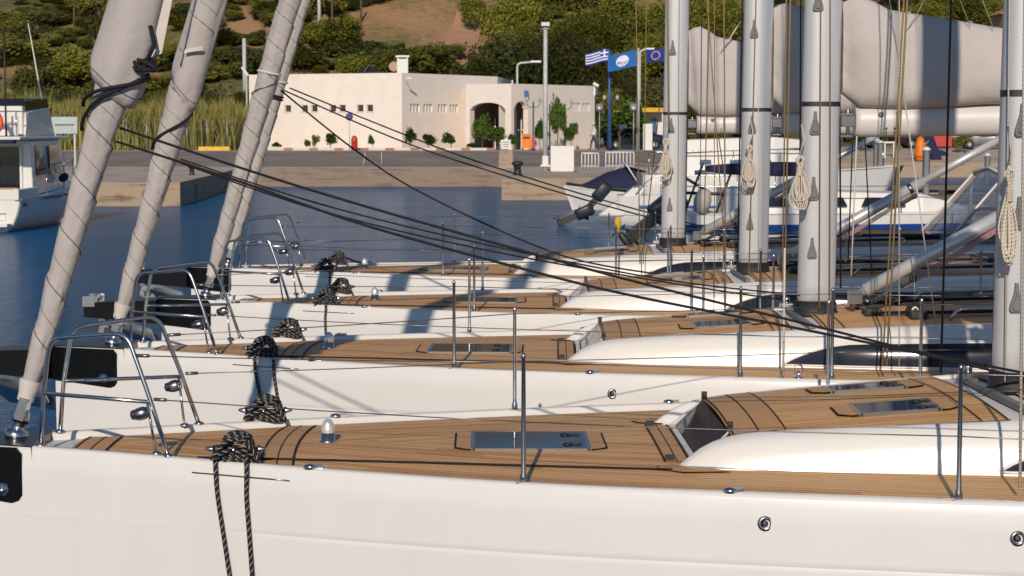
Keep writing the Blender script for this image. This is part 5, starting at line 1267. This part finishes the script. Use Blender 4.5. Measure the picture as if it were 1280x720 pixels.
    gn.build("gooseneck", M['dsteel'], bo_, .004)
    sh = MB(); sh.box((5.74, -.080, 3.11), (.16, .006, .012)); sh.lathe([(0, 0), (.02, 0), (.02, .01), (0, .01)], (5.70, -.082, 3.16), 10, mat=Matrix.Rotation(R(90), 3, 'X'))
    for k_ in range(4): sh.lathe([(0, 0), (.008, 0), (0, .006)], (5.74+.06*(k_ % 2), -.085, 3.03+.03*(k_//2)), 6, mat=Matrix.Rotation(R(90), 3, 'X'))
    sh.box((5.83, -.086, 3.11), (.012, .006, .18)); sh.build("boom_fitting", M['grey'], bo_)
    kk = MB(); a = Vector((5.57, 0, 1.83)); b = Vector((7.65, 0, 3.0)); d = (b-a).normalized()
    kk.tube([a, a+d*.05, a+d*.05001, b-d*.9], [.03, .03, .052, .052], 14); kk.tube([b-d*.92, b], .038, 12); ko = kk.build("boom_vang", M['tube'], Y)
    kt = MB(); kt.lathe([(.054, 0), (.056, .02), (.054, .04)], a+d*1.32, 14, mat=d.to_track_quat('Z', 'Y').to_matrix()); kt.build("vang_collar", M['dsteel'], ko); kt = MB(); kt.box(a+Vector((-.03, 0, -.02)), (.1, .08, .1)); kt.tube([a-Vector((.05, 0, .12)), a+Vector((-.02, 0, .02))], .02, 8); kt.build("vang_bracket", M['dsteel'], ko)
    vt = MB(); e0 = Vector((5.60, -.02, 1.74)); e1 = Vector((7.2, -.02, 2.66))
    for k_ in range(4): vt.tube(sag(e0+Vector((.3, k_*.012-.02, .14+k_*.012)), e1-Vector((.4, 0, .22-k_*.012)), .01, 4), .0045, 5)
    vt.build("vang_tackle", M['rope_r'], ko)
    dd = (e1-e0).normalized(); rm = dd.to_track_quat('X', 'Z').to_matrix()
    for q_, l_ in ((e0+dd*.12, .14), (e0+dd*.36, .09), (e1-dd*.55, .18)): vb = MB(); vb.box(q_, (l_, .035, .04), mat=rm); vb.lathe([(0, -.025), (.026, -.025), (.026, .025), (0, .025)], q_+dd*.06, 12, mat=Matrix.Rotation(R(90), 3, 'X')); vb.build("vang_block", M['blackm'], ko, .008)
    # stacked mainsail in its bag
    TZ = [(5.42, 4.20), (5.52, 4.25), (5.62, 4.22), (5.75, 4.13), (6.1, 4.06), (6.6, 3.95), (8, 3.68), (9.6, 3.50), (10.0, 3.40)]
    mb = MB(); rows = []; r3 = random.Random(4)
    xs_ = [5.42, 5.425, 5.44, 5.48, 5.55, 5.65, 5.75, 5.88] + [6+.1*i for i in range(41)]
    for x in xs_:
        fr0 = smooth(5.41, 5.56, x); zt_ = cr(TZ, max(5.42, x)); zb_ = bz(x)+.10+.02*math.sin(x*4)-.0 + (1-fr0)*.12
        if False: zt_ = lerp(3.95, 4.14, fr0)
        hw = (.15+.05*fr0)*(.35+.65*fr0); row = []
        for k_ in range(26):
            a = 2*math.pi*k_/26; cz = math.sin(a); cy = math.cos(a)
            t = (cz+1)/2; wd = hw*(abs(cy)**.6)*math.copysign(1, cy)*lerp(1.12, .55, t)
            nz_ = noise.noise(Vector((x*2.2, t*3.5, 2.0+cy)))*.034 + abs(noise.noise(Vector((x*1.6+t*3, t*5-x*2.4, 11.0))))*-.030 + noise.noise(Vector((x*5, t*9, 7.0+cy)))*.014*(1-t) + .02*math.sin((x*1.3+t*2.2)*6)*(1-t)
            row.append((x, wd+math.copysign(nz_, cy), lerp(zb_, zt_, t**.9)))
        rows.append(row)
    mb.grid(rows, closed=True, caps=True); sb = mb.build("sail_bag", M['canvas2'], Y)
    for x in (5.9, 6.35, 7.2, 8.1): MB().box((x, 0, cr(TZ, x)), (.03, .05, .03)).build("bag_clip", M['dsteel'], sb)
    # cabin top gear aft of the mast
    for x, y in ((5.62, -.28), (5.62, .28), (5.9, -.55), (5.9, .5)): MB().box((x, y, ZR(x, y)+.03), (.12, .2, .05)).build("deck_organiser", M['blackm'], Y, .008)
    for k_ in range(5):
        dlm = MB()
        y = .42+.035*k_; dlm.tube([(5.6, y*.7, ZR(5.6, .4)+.03), (6.1, y, ZR(6.1, .5)+.03), (8.6, y, ZR(8.6, .5)+.03)], .006, 5); dlm.build("control_line", M['rope_k'], Y); dlm = MB(); y = -y; dlm.tube([(5.6, y*.7, ZR(5.6, .4)+.03), (6.1, y, ZR(6.1, .5)+.03), (8.6, y, ZR(8.6, .5)+.03)], .006, 5)
        dlm.build("control_line", M['rope_k'], Y)
    ck = MB(); ck.box((8.2, 0, ZR(8.2, 0)+.04), (1.6, .8, .07)); ck.build("companion_hatch", M['sglass'], Y, .02)
    for s in (-1, 1): gt = MB(); gt.prism([(6.6, s*.80-.02, ZR(6.6, .8)+.012), (9.0, s*.80-.02, ZR(9, .8)+.012), (9.0, s*.80-.02, ZR(9, .8)+.05), (6.6, s*.80-.02, ZR(6.6, .8)+.05)], (0, .03, 0)); gt.build("genoa_track", M['dsteel'], Y)
    for s in (-1, 1): gh = MB(); gh.tube(rounded([(6.1, s*.72, ZR(6.1, .7)), (6.15, s*.72, ZR(6.2, .7)+.08), (7.8, s*.80, ZR(7.8, .7)+.08), (7.85, s*.80, ZR(7.8, .7))], .05), .012, 8); gh.build("grab_rail", M['steel'], Y)
    for s in (-1, 1): ctr = MB(); ctr.box((10.9, s*1.25, 1.58), (3.2, .28, .40)); ctr.build("cockpit_coaming", M['gel2'], Y, .04)
    ctr = MB(); ctr.box((9.28, 0, 1.45), (.12, 2.4, .55)); ctr.build("cabin_bulkhead", M['gel2'], Y, .04)
    for s in (-1, 1): wn = MB(); wn.lathe([(.09, 0), (.09, .03), (.06, .06), (.055, .12), (.08, .15), (.08, .17), (.03, .19), (0, .19)], (9.9, s*1.25, 1.78), 16); wn.build("winch", M['dsteel'], Y)
    # spray hood
    hd = MB(); hp = []
    for x, z, w_ in ((8.25, 1.76, 1.02), (8.93, 2.55, .95), (9.5, 2.66, .95), (10.0, 2.58, .98)):
        hp.append([(x, -w_, 1.70 if x > 8.3 else z-.04), (x, -w_*.98, lerp(1.7, z, .75)), (x, -w_*.84, z-.02), (x, 0, z+.05), (x, w_*.84, z-.02), (x, w_*.98, lerp(1.7, z, .75)), (x, w_, 1.70 if x > 8.3 else z-.04)])
    hd.grid([r[2:5] for r in hp[1:]]); hd.grid(hp[2:]); ho = hd.build("spray_hood", M['canvas'], Y)
    hd = MB(); hd.grid(hp[:2]); hd.build("hood_window", M['vinyl'], ho)
    for q_ in (slice(0, 3), slice(4, 7)): hd = MB(); hd.grid([r[q_] for r in hp[1:3]]); hd.build("hood_window", M['vinyl'], ho)
    hf_ = MB(); hf_.tube([Vector(p)+Vector((-.01, 0, .01)) for p in hp[1]], .018, 8); hf_.tube([hp[0][2], hp[1][2]], .02, 6); hf_.tube([hp[0][4], hp[1][4]], .02, 6); hf_.build("hood_frame", M['white'], ho)
    return Y

LABELS = ["nearest white yacht filling the foreground, sunlit teak deck and hatch", "second white yacht from the camera, directly behind the foreground boat", "third white yacht from the camera, between two sister boats", "farthest of the four white sister yachts, next to open water"]
YC = [(-2.585, 10.03, .016), (-2.99, 14.46, -.023), (-2.94, 18.59, -.017), (-3.36, 22.85, -.026)]
yachts = []
proto = make_yacht(LABELS[0])
def tree(o):
    out = [o]
    for k_ in KIDS(o): out += tree(k_)
    return out
for i, (x, y, a) in enumerate(YC):
    o = proto if i == 0 else copy_tree(proto); o.location = (x, y, 0); o.rotation_euler.z = a; o["label"] = LABELS[i]; yachts.append(o)
for k_ in KIDS(yachts[1]):                                       # the second yacht's sail is stowed lower in its bag
    if k_.name.startswith('sail_bag'): k_.scale.z = .78; k_.location.z = 3.22*.22
def to_local(i, p):
    x, y, a = YC[i]; d = Vector(p) - Vector((x, y, 0)); c, s = math.cos(-a), math.sin(-a); return Vector((d.x*c-d.y*s, d.x*s+d.y*c, d.z))
def world(i, p):
    x, y, a = YC[i]; c, s = math.cos(a), math.sin(a); return Vector((x+p[0]*c-p[1]*s, y+p[0]*s+p[1]*c, p[2]))

# furled headsails, each with its own sleeve
def stay(z): return Vector((.0 + (z-1.5)*.298, 0, z))
def furled(i, ztop, rtab, seed, jacket=None):
    Y = yachts[i]; rows = []; nseg = 40
    zs = []; z = 1.66
    while z < ztop: zs.append(z); z += .028 if z < 5 else .5
    axis = Vector((.298, 0, 1)).normalized(); u = Vector((axis.z, 0, -axis.x)); v = Vector((0, 1, 0)); pitch = .27
    for z in zs:
        c = stay(z); r0 = cr(rtab, min(z, rtab[-1][0])); row = []
        for k_ in range(nseg):
            th = 2*math.pi*k_/nseg
            ph = (th/(2*math.pi) + z/pitch*1.0) % 1.0                     # the wrapped edge of the sun strip winds up the stay
            st_ = ph*.012
            wr = noise.noise(Vector((math.cos(th)*2+seed, math.sin(th)*2, z*2.2)))*.007 + noise.noise(Vector((math.cos(th)*3+seed, math.sin(th)*3, z*6+th)))*.004
            if z < 1.8: st_ *= .3
            rr = r0 + st_ + wr*min(1, r0/.08); row.append(c + u*math.cos(th)*rr + v*math.sin(th)*rr)
        rows.append(row)
    fs = MB().grid(rows, closed=True, caps=True).build("furled_headsail", M['canvas'], Y)
    for ph0, rs in ((0, .0026), (.55, .0016)):
        P = []
        for k_ in range(int((min(ztop, 6)-1.85)/.012)):
            z = 1.85+k_*.012; th = -2*math.pi*(z/pitch+ph0)
            wr = noise.noise(Vector((math.cos(th)*2+seed, math.sin(th)*2, z*2.2)))*.007*min(1, cr(rtab, z)/.08)
            c = stay(z); r0 = cr(rtab, z)+(.0118 if ph0 == 0 else .0125*(1-ph0)+.0005)+wr; P.append(c + u*math.cos(th)*r0 + v*math.sin(th)*r0)
        MB().tube(P, rs, 5).build("seam", M['seam'], fs)
    fw = MB(); rr = []                                                # white webbing at the tack
    for z in (1.64, 1.68, 1.72, 1.75):
        c = stay(z); r_ = cr(rtab, z)*(.78 if z < 1.7 else 1.0)+.017; rr.append([c+u*math.cos(2*math.pi*k_/20)*r_+v*math.sin(2*math.pi*k_/20)*r_ for k_ in range(20)])
    fw.grid(rr, closed=True).build("tack_webbing", M['sailw'], fs)
    if jacket:
        z0, tab, tilt = jacket; rows = []; zs = []; z = z0
        while z < ztop-1: zs.append(z); z += .05 if z < 5 else .5
        for z in zs:
            row = []
            for k_ in range(nseg):
                th = 2*math.pi*k_/nseg; r0 = cr(tab, min(z, tab[-1][0])); t = smooth(z0+.35, z0, z)
                wr = noise.noise(Vector((math.cos(th)*1.6+seed, math.sin(th)*1.6, z*1.3)))*.022
                zz = z + t*tilt*math.cos(th+.4)
                c = stay(zz); rr_ = r0+wr; row.append(c+u*math.cos(th)*rr_+v*math.sin(th)*rr_*.8)
            rows.append(row)
        jk = MB().grid(rows, closed=True).build("sail_sleeve", M['canvas'], fs); sl = jk.modifiers.new("thick", 'SOLIDIFY'); sl.thickness = .004
        hm = MB(); hm.tube(rows[1], .003, 5, closed=True); hm.build("sleeve_hem", M['seam'], fs)
    return fs
f0 = furled(0, 18.8, [(1.6, .032), (1.75, .040), (2.23, .056), (2.98, .071), (3.2, .084), (3.5, .10), (5, .105)], 1.0, (3.25, [(3.2, .112), (3.32, .153), (3.45, .15), (3.7, .138), (4.1, .126), (6, .12)], -.06))
f1 = furled(1, 18.8, [(1.6, .038), (1.87, .052), (2.53, .072), (2.94, .088), (3.3, .098), (5, .105)], 5.0, (3.32, [(3.3, .112), (3.42, .126), (3.8, .124), (4.4, .120), (6, .12)], -.10))
f2 = furled(2, 18.8, [(1.6, .038), (2.0, .062), (3.0, .082), (3.6, .096), (4.4, .096), (6, .095)], 9.0)
f3 = furled(3, 18.8, [(1.6, .038), (2.0, .062), (3.0, .074), (3.6, .080), (4.4, .084), (6, .085)], 13.0)
def patch(fs, z, w_, h_, m, nm, off, ang=0):
    c = stay(z) + Vector((off, 0, 0)); mb = MB(); rr = []
    for j in range(2):
        rr.append([(c.x + (k_/6-.5)*w_ + j*h_*.298 , -math.sqrt(max(.0001, .17**2*.64-((off+(k_/6-.5)*w_))**2*.64))-.03, c.z + j*h_ + (k_/6-.5)*w_*ang) for k_ in range(7)])
    mb.grid(rr).build(nm, M[m], fs)
wrapm = M['rope_k']
def helix_line(i, fs, z0, th0, z1, th1, rad, r_, name="wrap_line", m=wrapm):
    axis = Vector((.298, 0, 1)).normalized(); u = Vector((axis.z, 0, -axis.x)); v = Vector((0, 1, 0)); P = []
    for k_ in range(15):
        t = k_/14; z = lerp(z0, z1, t); th = lerp(th0, th1, t); rd_ = lerp(rad[0], rad[1], min(1, t*1.4)) if isinstance(rad, tuple) else rad; P.append(stay(z)+u*math.cos(th)*rd_+v*math.sin(th)*rd_)
    MB().tube(P, r_, 8).build(name, m, fs)
pi = math.pi
helix_line(0, f0, 3.38, -.25, 3.02, -pi-.2, (.172, .102), .010); helix_line(0, f0, 3.36, -.15, 3.14, -pi-.1, (.172, .125), .010)
kn = MB(); c = stay(3.38)+Vector((.145, -.08, 0))
for k_ in range(5): kn.tube([c+Vector((.035*math.cos(a)*(1+.2*k_ % 2), .03*math.sin(a+k_), .03*math.sin(a+k_*1.3))) for a in [j*.6283 for j in range(10)]], .011, 6, closed=True)
kn.tube([c, c+Vector((.05, 0, .10)), c+Vector((.03, 0, .2))], .012, 6); kn.build("clew_knot", M['rope_k'], f0)
cs = MB(); c = stay(3.42)+Vector((.15, -.02, 0)); cs.prism([c, c+Vector((.06, 0, .02)), c+Vector((.13, 0, .35)), c+Vector((.10, 0, .45))], (0, .01, 0)); cs.build("clew_cloth", M['sailw'], f0)
helix_line(1, f1, 3.20, .0, 2.88, -pi-.1, .106, .012)
helix_line(1, f1, 4.05, -pi*.72, 3.50, -pi*.62, .126, .005, "sleeve_cord", M['wire'])
for z in (3.52, 3.55): helix_line(3, f3, z-.1, 0, z-.1, -2*pi, .096, .012)
helix_line(2, f2, 3.58, 0.3, 3.36, -pi*.9, .110, .005, "sleeve_cord", M['wire'])
patch(f1, 4.06, .14, .05, 'sailw', "white_patch", .01, .2)
patch(f1, 3.62, .13, .03, 'sailw', "white_patch", .02, .2)
for fs, z in ((f2, 3.60), (f3, 3.62)):
    helix_line(0, fs, z, 0, z-.02, -pi, .106 if fs is f2 else .092, .014, "white_band", M['sailw'])

# headsail sheets, halyards and rigging, boat by boat
def line(i, name, pts, r_, m, n=6, sg=0.0):
    """pts = (px, py, Y) in order; world sight points turned into the boat's own frame"""
    P = [to_local(i, at(*p)) for p in pts]
    if len(P) == 2: P = sag(P[0], P[1], sg, 10)
    else: P = spline(P, 6)
    return MB().tube(P, r_, n).build(name, M[m], yachts[i])
line(0, "headsail_sheet", [(150, 160, 10.1), (390, 238, 9.4), (680, 321, 9.2), (833, 362, 9.2), (1000, 403, 9.25), (1150, 440, 9.5), (1290, 468, 9.9)], .0068, 'rope_k')
line(0, "headsail_sheet", [(146, 177, 10.0), (300, 227, 9.5), (458, 282, 9.2), (680, 343, 9.1), (802, 372, 9.1), (985, 408, 9.15), (1140, 440, 9.4), (1290, 475, 9.8)], .0068, 'rope_k')
line(1, "headsail_sheet", [(226, 199, 14.4), (400, 255, 13.7), (600, 304, 13.6), (827, 349, 13.7), (1000, 369, 14.1)], .0062, 'rope_k')
line(1, "headsail_sheet", [(226, 204, 14.3), (400, 263, 13.6), (600, 311, 13.5), (827, 352, 13.6), (1000, 378, 14.0)], .0062, 'rope_k')
line(2, "headsail_sheet", [(351, 113, 19.2), (443, 187, 19.0), (525, 240, 19.0), (669, 307, 18.9), (760, 333, 18.9), (900, 352, 18.9)], .009, 'rope_k')
line(3, "headsail_sheet", [(362, 110, 23.7), (500, 166, 23.5), (600, 203, 23.4), (753, 250, 23.4), (905, 290, 23.4)], .010, 'rope_k')
line(3, "headsail_sheet", [(355, 113, 23.7), (493, 173, 23.4), (600, 210, 23.3), (753, 256, 23.3), (905, 296, 23.3)], .010, 'rope_k')
def vline(i, name, p0, p1, dY, r_, m):
    """straight rope from p0 (px,py) to p1; dY = the two distances from the boat's centre line; carried on above the picture"""
    yc = YC[i][1]+5.3*YC[i][2]; a = to_local(i, at(p0[0], p0[1], yc+dY[0])); b = to_local(i, at(p1[0], p1[1], yc+dY[1])); d = a-b
    if p0[1] <= 0: a = a + d*1.6
    return MB().tube([b, a], r_, 6).build(name, M[m], yachts[i])
# nearest yacht
vline(0, "halyard", (1281, 0), (1275, 610), (-1.45, -1.5), .0075, 'rope_w')
vline(0, "shroud", (1256, 0), (1240, 466), (1.15, 1.2), .0075, 'wirek')
vline(0, "halyard", (1262, 0), (1256, 478), (-.1, -.1), .005, 'rope_w')
# second yacht
vline(1, "halyard", (1026, 0), (1024, 386), (-.12, -.14), .005, 'rope_g'); vline(1, "halyard", (1038, 0), (1037, 386), (-.12, -.14), .005, 'rope_g')
vline(1, "halyard", (988, 0), (981, 350), (-1.4, -1.45), .006, 'rope_g'); vline(1, "halyard", (983, 0), (978, 350), (-1.4, -1.45), .005, 'rope_g')
vline(1, "halyard", (981, 310), (979, 470), (-1.5, -1.56), .008, 'rope_w')
vline(1, "shroud", (1001, 0), (999, 392), (.9, 1.1), .006, 'wirek')
vline(1, "halyard", (1134, 0), (1108, 458), (-1.5, -1.6), .007, 'rope_g'); vline(1, "halyard", (1130, 0), (1103, 458), (-1.5, -1.6), .006, 'rope_g')
vline(1, "halyard", (1124, 0), (1124, 458), (-1.5, -1.6), .004, 'rope_w'); vline(1, "lazy_jack", (1112, 0), (1124, 80), (-.2, -.2), .003, 'rope_w')
vline(1, "halyard", (1128, 105), (1172, 420), (-.5, -.9), .005, 'rope_w')
vline(1, "shroud", (1189, 0), (1176, 470), (-1.5, -1.62), .008, 'wirek')
vline(1, "lazy_jack", (1156, 0), (1134, 38), (-.2, -.15), .003, 'rope_w'); vline(1, "lazy_jack", (1200, 0), (1213, 33), (-.2, -.15), .003, 'rope_w'); vline(1, "lazy_jack", (1228, 0), (1242, 36), (-.2, -.15), .003, 'rope_w')
vline(1, "shroud", (1049, 0), (1051, 360), (.6, .7), .007, 'wirek'); vline(1, "halyard", (1071, 170), (1064, 345), (-.1, -.1), .006, 'rope_w')
vline(1, "rigging_strut", (1142, 330), (1145, 410), (-.3, -.3), .003, 'wire')
# third yacht
vline(2, "halyard", (945, 0), (936, 352), (-.14, -.2), .006, 'rope_g'); vline(2, "halyard", (948, 120), (948, 350), (-.1, -.1), .004, 'rope_w')
vline(2, "halyard", (905, 0), (907, 385), (-1.4, -1.6), .006, 'rope_g'); vline(2, "shroud", (928, 0), (922, 330), (.9, 1.0), .008, 'wirek')
vline(2, "halyard", (893, 0), (893, 372), (-1.4, -1.6), .004, 'rope_g'); vline(2, "halyard", (1081, 170), (1090, 345), (-1.4, -1.6), .006, 'wirek')
vline(2, "halyard", (884, 0), (905, 300), (-1.2, -1.6), .005, 'rope_g'); vline(2, "shroud", (1066, 170), (1060, 330), (-1.4, -1.6), .006, 'wirek')
# farthest yacht
vline(3, "halyard", (834.5, 0), (836, 160), (-.1, -.2), .010, 'rope_g'); vline(3, "halyard", (849, 0), (847, 305), (-.12, -.12), .004, 'rope_g'); vline(3, "halyard", (859, 145), (857, 303), (-.12, -.12), .006, 'rope_k')
vline(3, "halyard", (877, 0), (875, 285), (-1.2, -1.5), .004, 'wirek'); vline(3, "halyard", (886, 0), (880, 300), (-1.3, -1.6), .006, 'rope_g')
vline(3, "halyard", (795, 0), (800, 330), (-1.5, -1.6), .006, 'rope_g'); vline(3, "halyard", (808, 0), (804, 330), (-1.5, -1.6), .005, 'rope_g')
vline(3, "shroud", (829, 90), (806, 300), (.9, 1.2), .006, 'wirek'); vline(3, "shroud", (898, 170), (922, 330), (-1.0, -1.4), .006, 'wire'); vline(3, "lazy_jack", (927, 25), (898, 70), (-.2, -.15), .008, 'rope_w')
# yellow winch handle tube float on the far yacht's stanchion, black swirl patterned block on the second yacht's roof
yw = MB().lathe([(0, 0), (.028, .015), (.036, .06), (.036, .12), (.028, .16), (0, .17)], (0, 0, 0), 14).build("yellow_float", M['yellow'], None); yw.location = at(772, 290, YC[3][1]-1.5); tag(yw, "small yellow float clipped to a guard rail post on the farthest yacht", "float")
wn = MB().lathe([(.07, 0), (.085, .03), (.075, .10), (.085, .16), (.055, .22), (0, .24)], (0, 0, 0), 20).build("covered_winch", M['blackm'], yachts[1]); wn.location = to_local(1, at(1142, 409, YC[1][1]-.55)); wn.scale = (.75, .75, .75)
sw = MB(); P = [(-.035, .17), (-.01, .2), (.02, .185), (.025, .14), (.0, .1), (-.03, .07), (-.01, .035), (.035, .05)]; sw.tube(spline([(x, -.085, z) for x, z in P], 4), .010, 6); sw.build("swirl_mark", M['white'], wn)
w2 = MB().lathe([(.06, 0), (.075, .03), (.06, .10), (.07, .16), (.03, .2), (0, .2)], (0, 0, 0), 16).build("winch", M['dsteel'], yachts[2]); w2.location = to_local(2, at(1147, 368, YC[2][1]-.6))
# rope coils hanging on the masts
def coil(i, px, y0, y1, wpx, label, dy=-.16, seed=0):
    Yd = YC[i][1]+5.3*YC[i][2]+dy; a = at(px, y0, Yd); b = at(px, y1, Yd); H_ = a.z-b.z; W = wpx*Yd/F_PX; r = random.Random(seed); mb = MB()
    for k_ in range(15):
        w_ = W*r.uniform(.25, 1.0)/2; h_ = H_*r.uniform(.80, 1.0); ox = r.uniform(-.35, .35)*W*.5; oy = r.uniform(-.035, .035); t_ = .30
        P = [(r.uniform(-.014, .014), oy, -.02-.03*r.random()), (w_*.42+ox*.2, oy, -h_*.14), (w_*.16, oy*.5, -h_*t_), (w_*.75+ox, oy-.01, -h_*.72), (w_*.45+ox, oy-.02, -h_*.96), (-w_*.35+ox, oy-.02, -h_*.98), (-w_*.75+ox, oy-.01, -h_*.76), (-w_*.16, oy*.5, -h_*t_), (-w_*.42+ox*.2, oy, -h_*.14)]
        P = spline(P+[P[0]], 4); mb.tube(P[:-1], .0050*(.8+Yd*.02), 6, closed=True)
    for k_ in range(6): mb.tube([(W*.15*math.cos(q_), .035*math.sin(q_), -H_*.27-k_*.011) for q_ in [j*.6283 for j in range(10)]], .006, 5, closed=True)
    mb.tube([(0, 0, -.02), (W*.2, .0, .10), (W*.1, .05, .2)], .006, 5)
    o = mb.build("rope_coil", M['rope_w'], None); o.location = a; tag(o, label, "rope coil", "cream rope coils hung on the masts")
coil(0, 1262, 202, 332, 24, "long cream rope coil hanging on the rightmost, nearest mast", -.2, 1)
coil(1, 1000, 190, 262, 26, "full cream rope coil on the second mast from the right", -.2, 2)
coil(2, 937, 178, 236, 20, "narrow cream rope coil on the third mast from the right", -.2, 3)
coil(3, 832, 170, 226, 16, "small cream rope coil on the leftmost mast", -.2, 4)
# mooring lines made fast on the bow cleats
def cleat_rope(i, s, falls, label, thick=.0112, n=5, deckend=None):
    x = 1.22; y = s*(B(x)-.05); z = ZD(x)+.045; mb = MB(); r = random.Random(i*7+s+3)
    for k_ in range(3):                                        # round turns under the horns
        ax = .10+.006*k_; P = [(x+ax*math.cos(q_), y+(.035+.006*k_)*math.sin(q_), z+.015+.022*k_+.01*math.sin(2*q_+k_)) for q_ in [j*.5236 for j in range(12)]]
        mb.tube([Vector(p) for p in P], thick, 7, closed=True)
    for k_ in range(n+2):                                      # turns laid over the top, side by side, each a little higher
        t = k_/(n+1); yo = -.055+.10*t; hp_ = .085+.045*math.sin(t*2.2+.5); sk = .03*(t-.4)+r.uniform(-.008, .008)
        P = [(x-.11+.05*t, y+yo-.012, z+.015), (x-.085+.05*t, y+yo-.01, z+.055), (x-.03+sk, y+yo, z+hp_), (x+.04+sk, y+yo, z+hp_+.005), (x+.095-.01*t, y+yo+.01, z+.05), (x+.12-.02*t, y+yo, z+.0)]
        mb.tube(spline(P, 5), thick, 7)
    P = [(x-.10, y-.05, z+.03), (x-.04, y-.075, z+.06), (x+.03, y-.07, z+.10), (x+.07, y-.0, z+.125), (x+.05, y+.06, z+.07)]; mb.tube(spline(P, 5), thick, 7)
    for (dx0, dx1, zend) in falls:
        yo = s*(B(x+dx0)+.03); P = [(x+dx0, y-.0, z+.03), (x+dx0+.005, s*(B(x+dx0)-.0), z+.025), (x+dx0+.01, yo+s*.005, z-.03)]
        for t in (.12, .3, .6, 1.0): xx = x+lerp(dx0, dx1, t); P.append((xx, s*(B(xx)+.032), lerp(z-.03, zend, t)))
        mb.tube(spline(P, 5), thick, 8)
    if deckend: mb.tube(spline([Vector((x+.05, y, z+.03)), Vector((x+.12, y+.08, z+.0))] + [to_local(i, at(*p)) for p in deckend], 6), thick, 7)
    o = mb.build("mooring_line", M['rope_bw'], None); o.location = (YC[i][0], YC[i][1], 0); o.rotation_euler.z = YC[i][2]; tag(o, label, "rope", "black and white mooring lines on bow cleats")
cleat_rope(0, -1, [(-.105, .055, .3), (.055, .125, .3)], "thick black and white line hanging down the nearest hull")
cleat_rope(0, 1, [], "braided line heaped on the nearest yacht's far cleat")
cleat_rope(1, -1, [(-.06, .11, .55), (.085, .21, .55)], "black and white line dropping in two parts down the second hull")
cleat_rope(1, 1, [], "braided line heaped on the second yacht's far cleat")
cleat_rope(2, -1, [(.0, .03, .5)], "black line with one fall down the third hull", .011, 4, [(410, 378, 18.45), (440, 382, 18.5), (480, 380, 18.6), (508, 384, 18.7)])
cleat_rope(2, 1, [], "dark line coiled low on the third yacht's far cleat", .011, 4)
cleat_rope(3, -1, [(.07, .13, .8)], "black line with one short fall on the farthest yacht", .012, 4, [(425, 322, 23.0), (445, 327, 23.1), (458, 330, 23.1)])
cleat_rope(3, 1, [], "dark line heaped on the farthest yacht's far cleat", .012, 4)
cl = MB(); 
for k_ in range(7): cl.tube([to_local(2, at(474+ (17-k_)*math.cos(q_), 380+(2.4-.2*k_)*math.sin(q_), 19.0)) + Vector((0, 0, k_*.006)) for q_ in [j*.4488 for j in range(14)]], .011, 6, closed=True)
o = cl.build("rope_coil", M['rope_bw'], None); o.location = (YC[2][0], YC[2][1], 0); o.rotation_euler.z = YC[2][2]; tag(o, "flat coil of dark rope lying on the third yacht's foredeck", "rope coil")
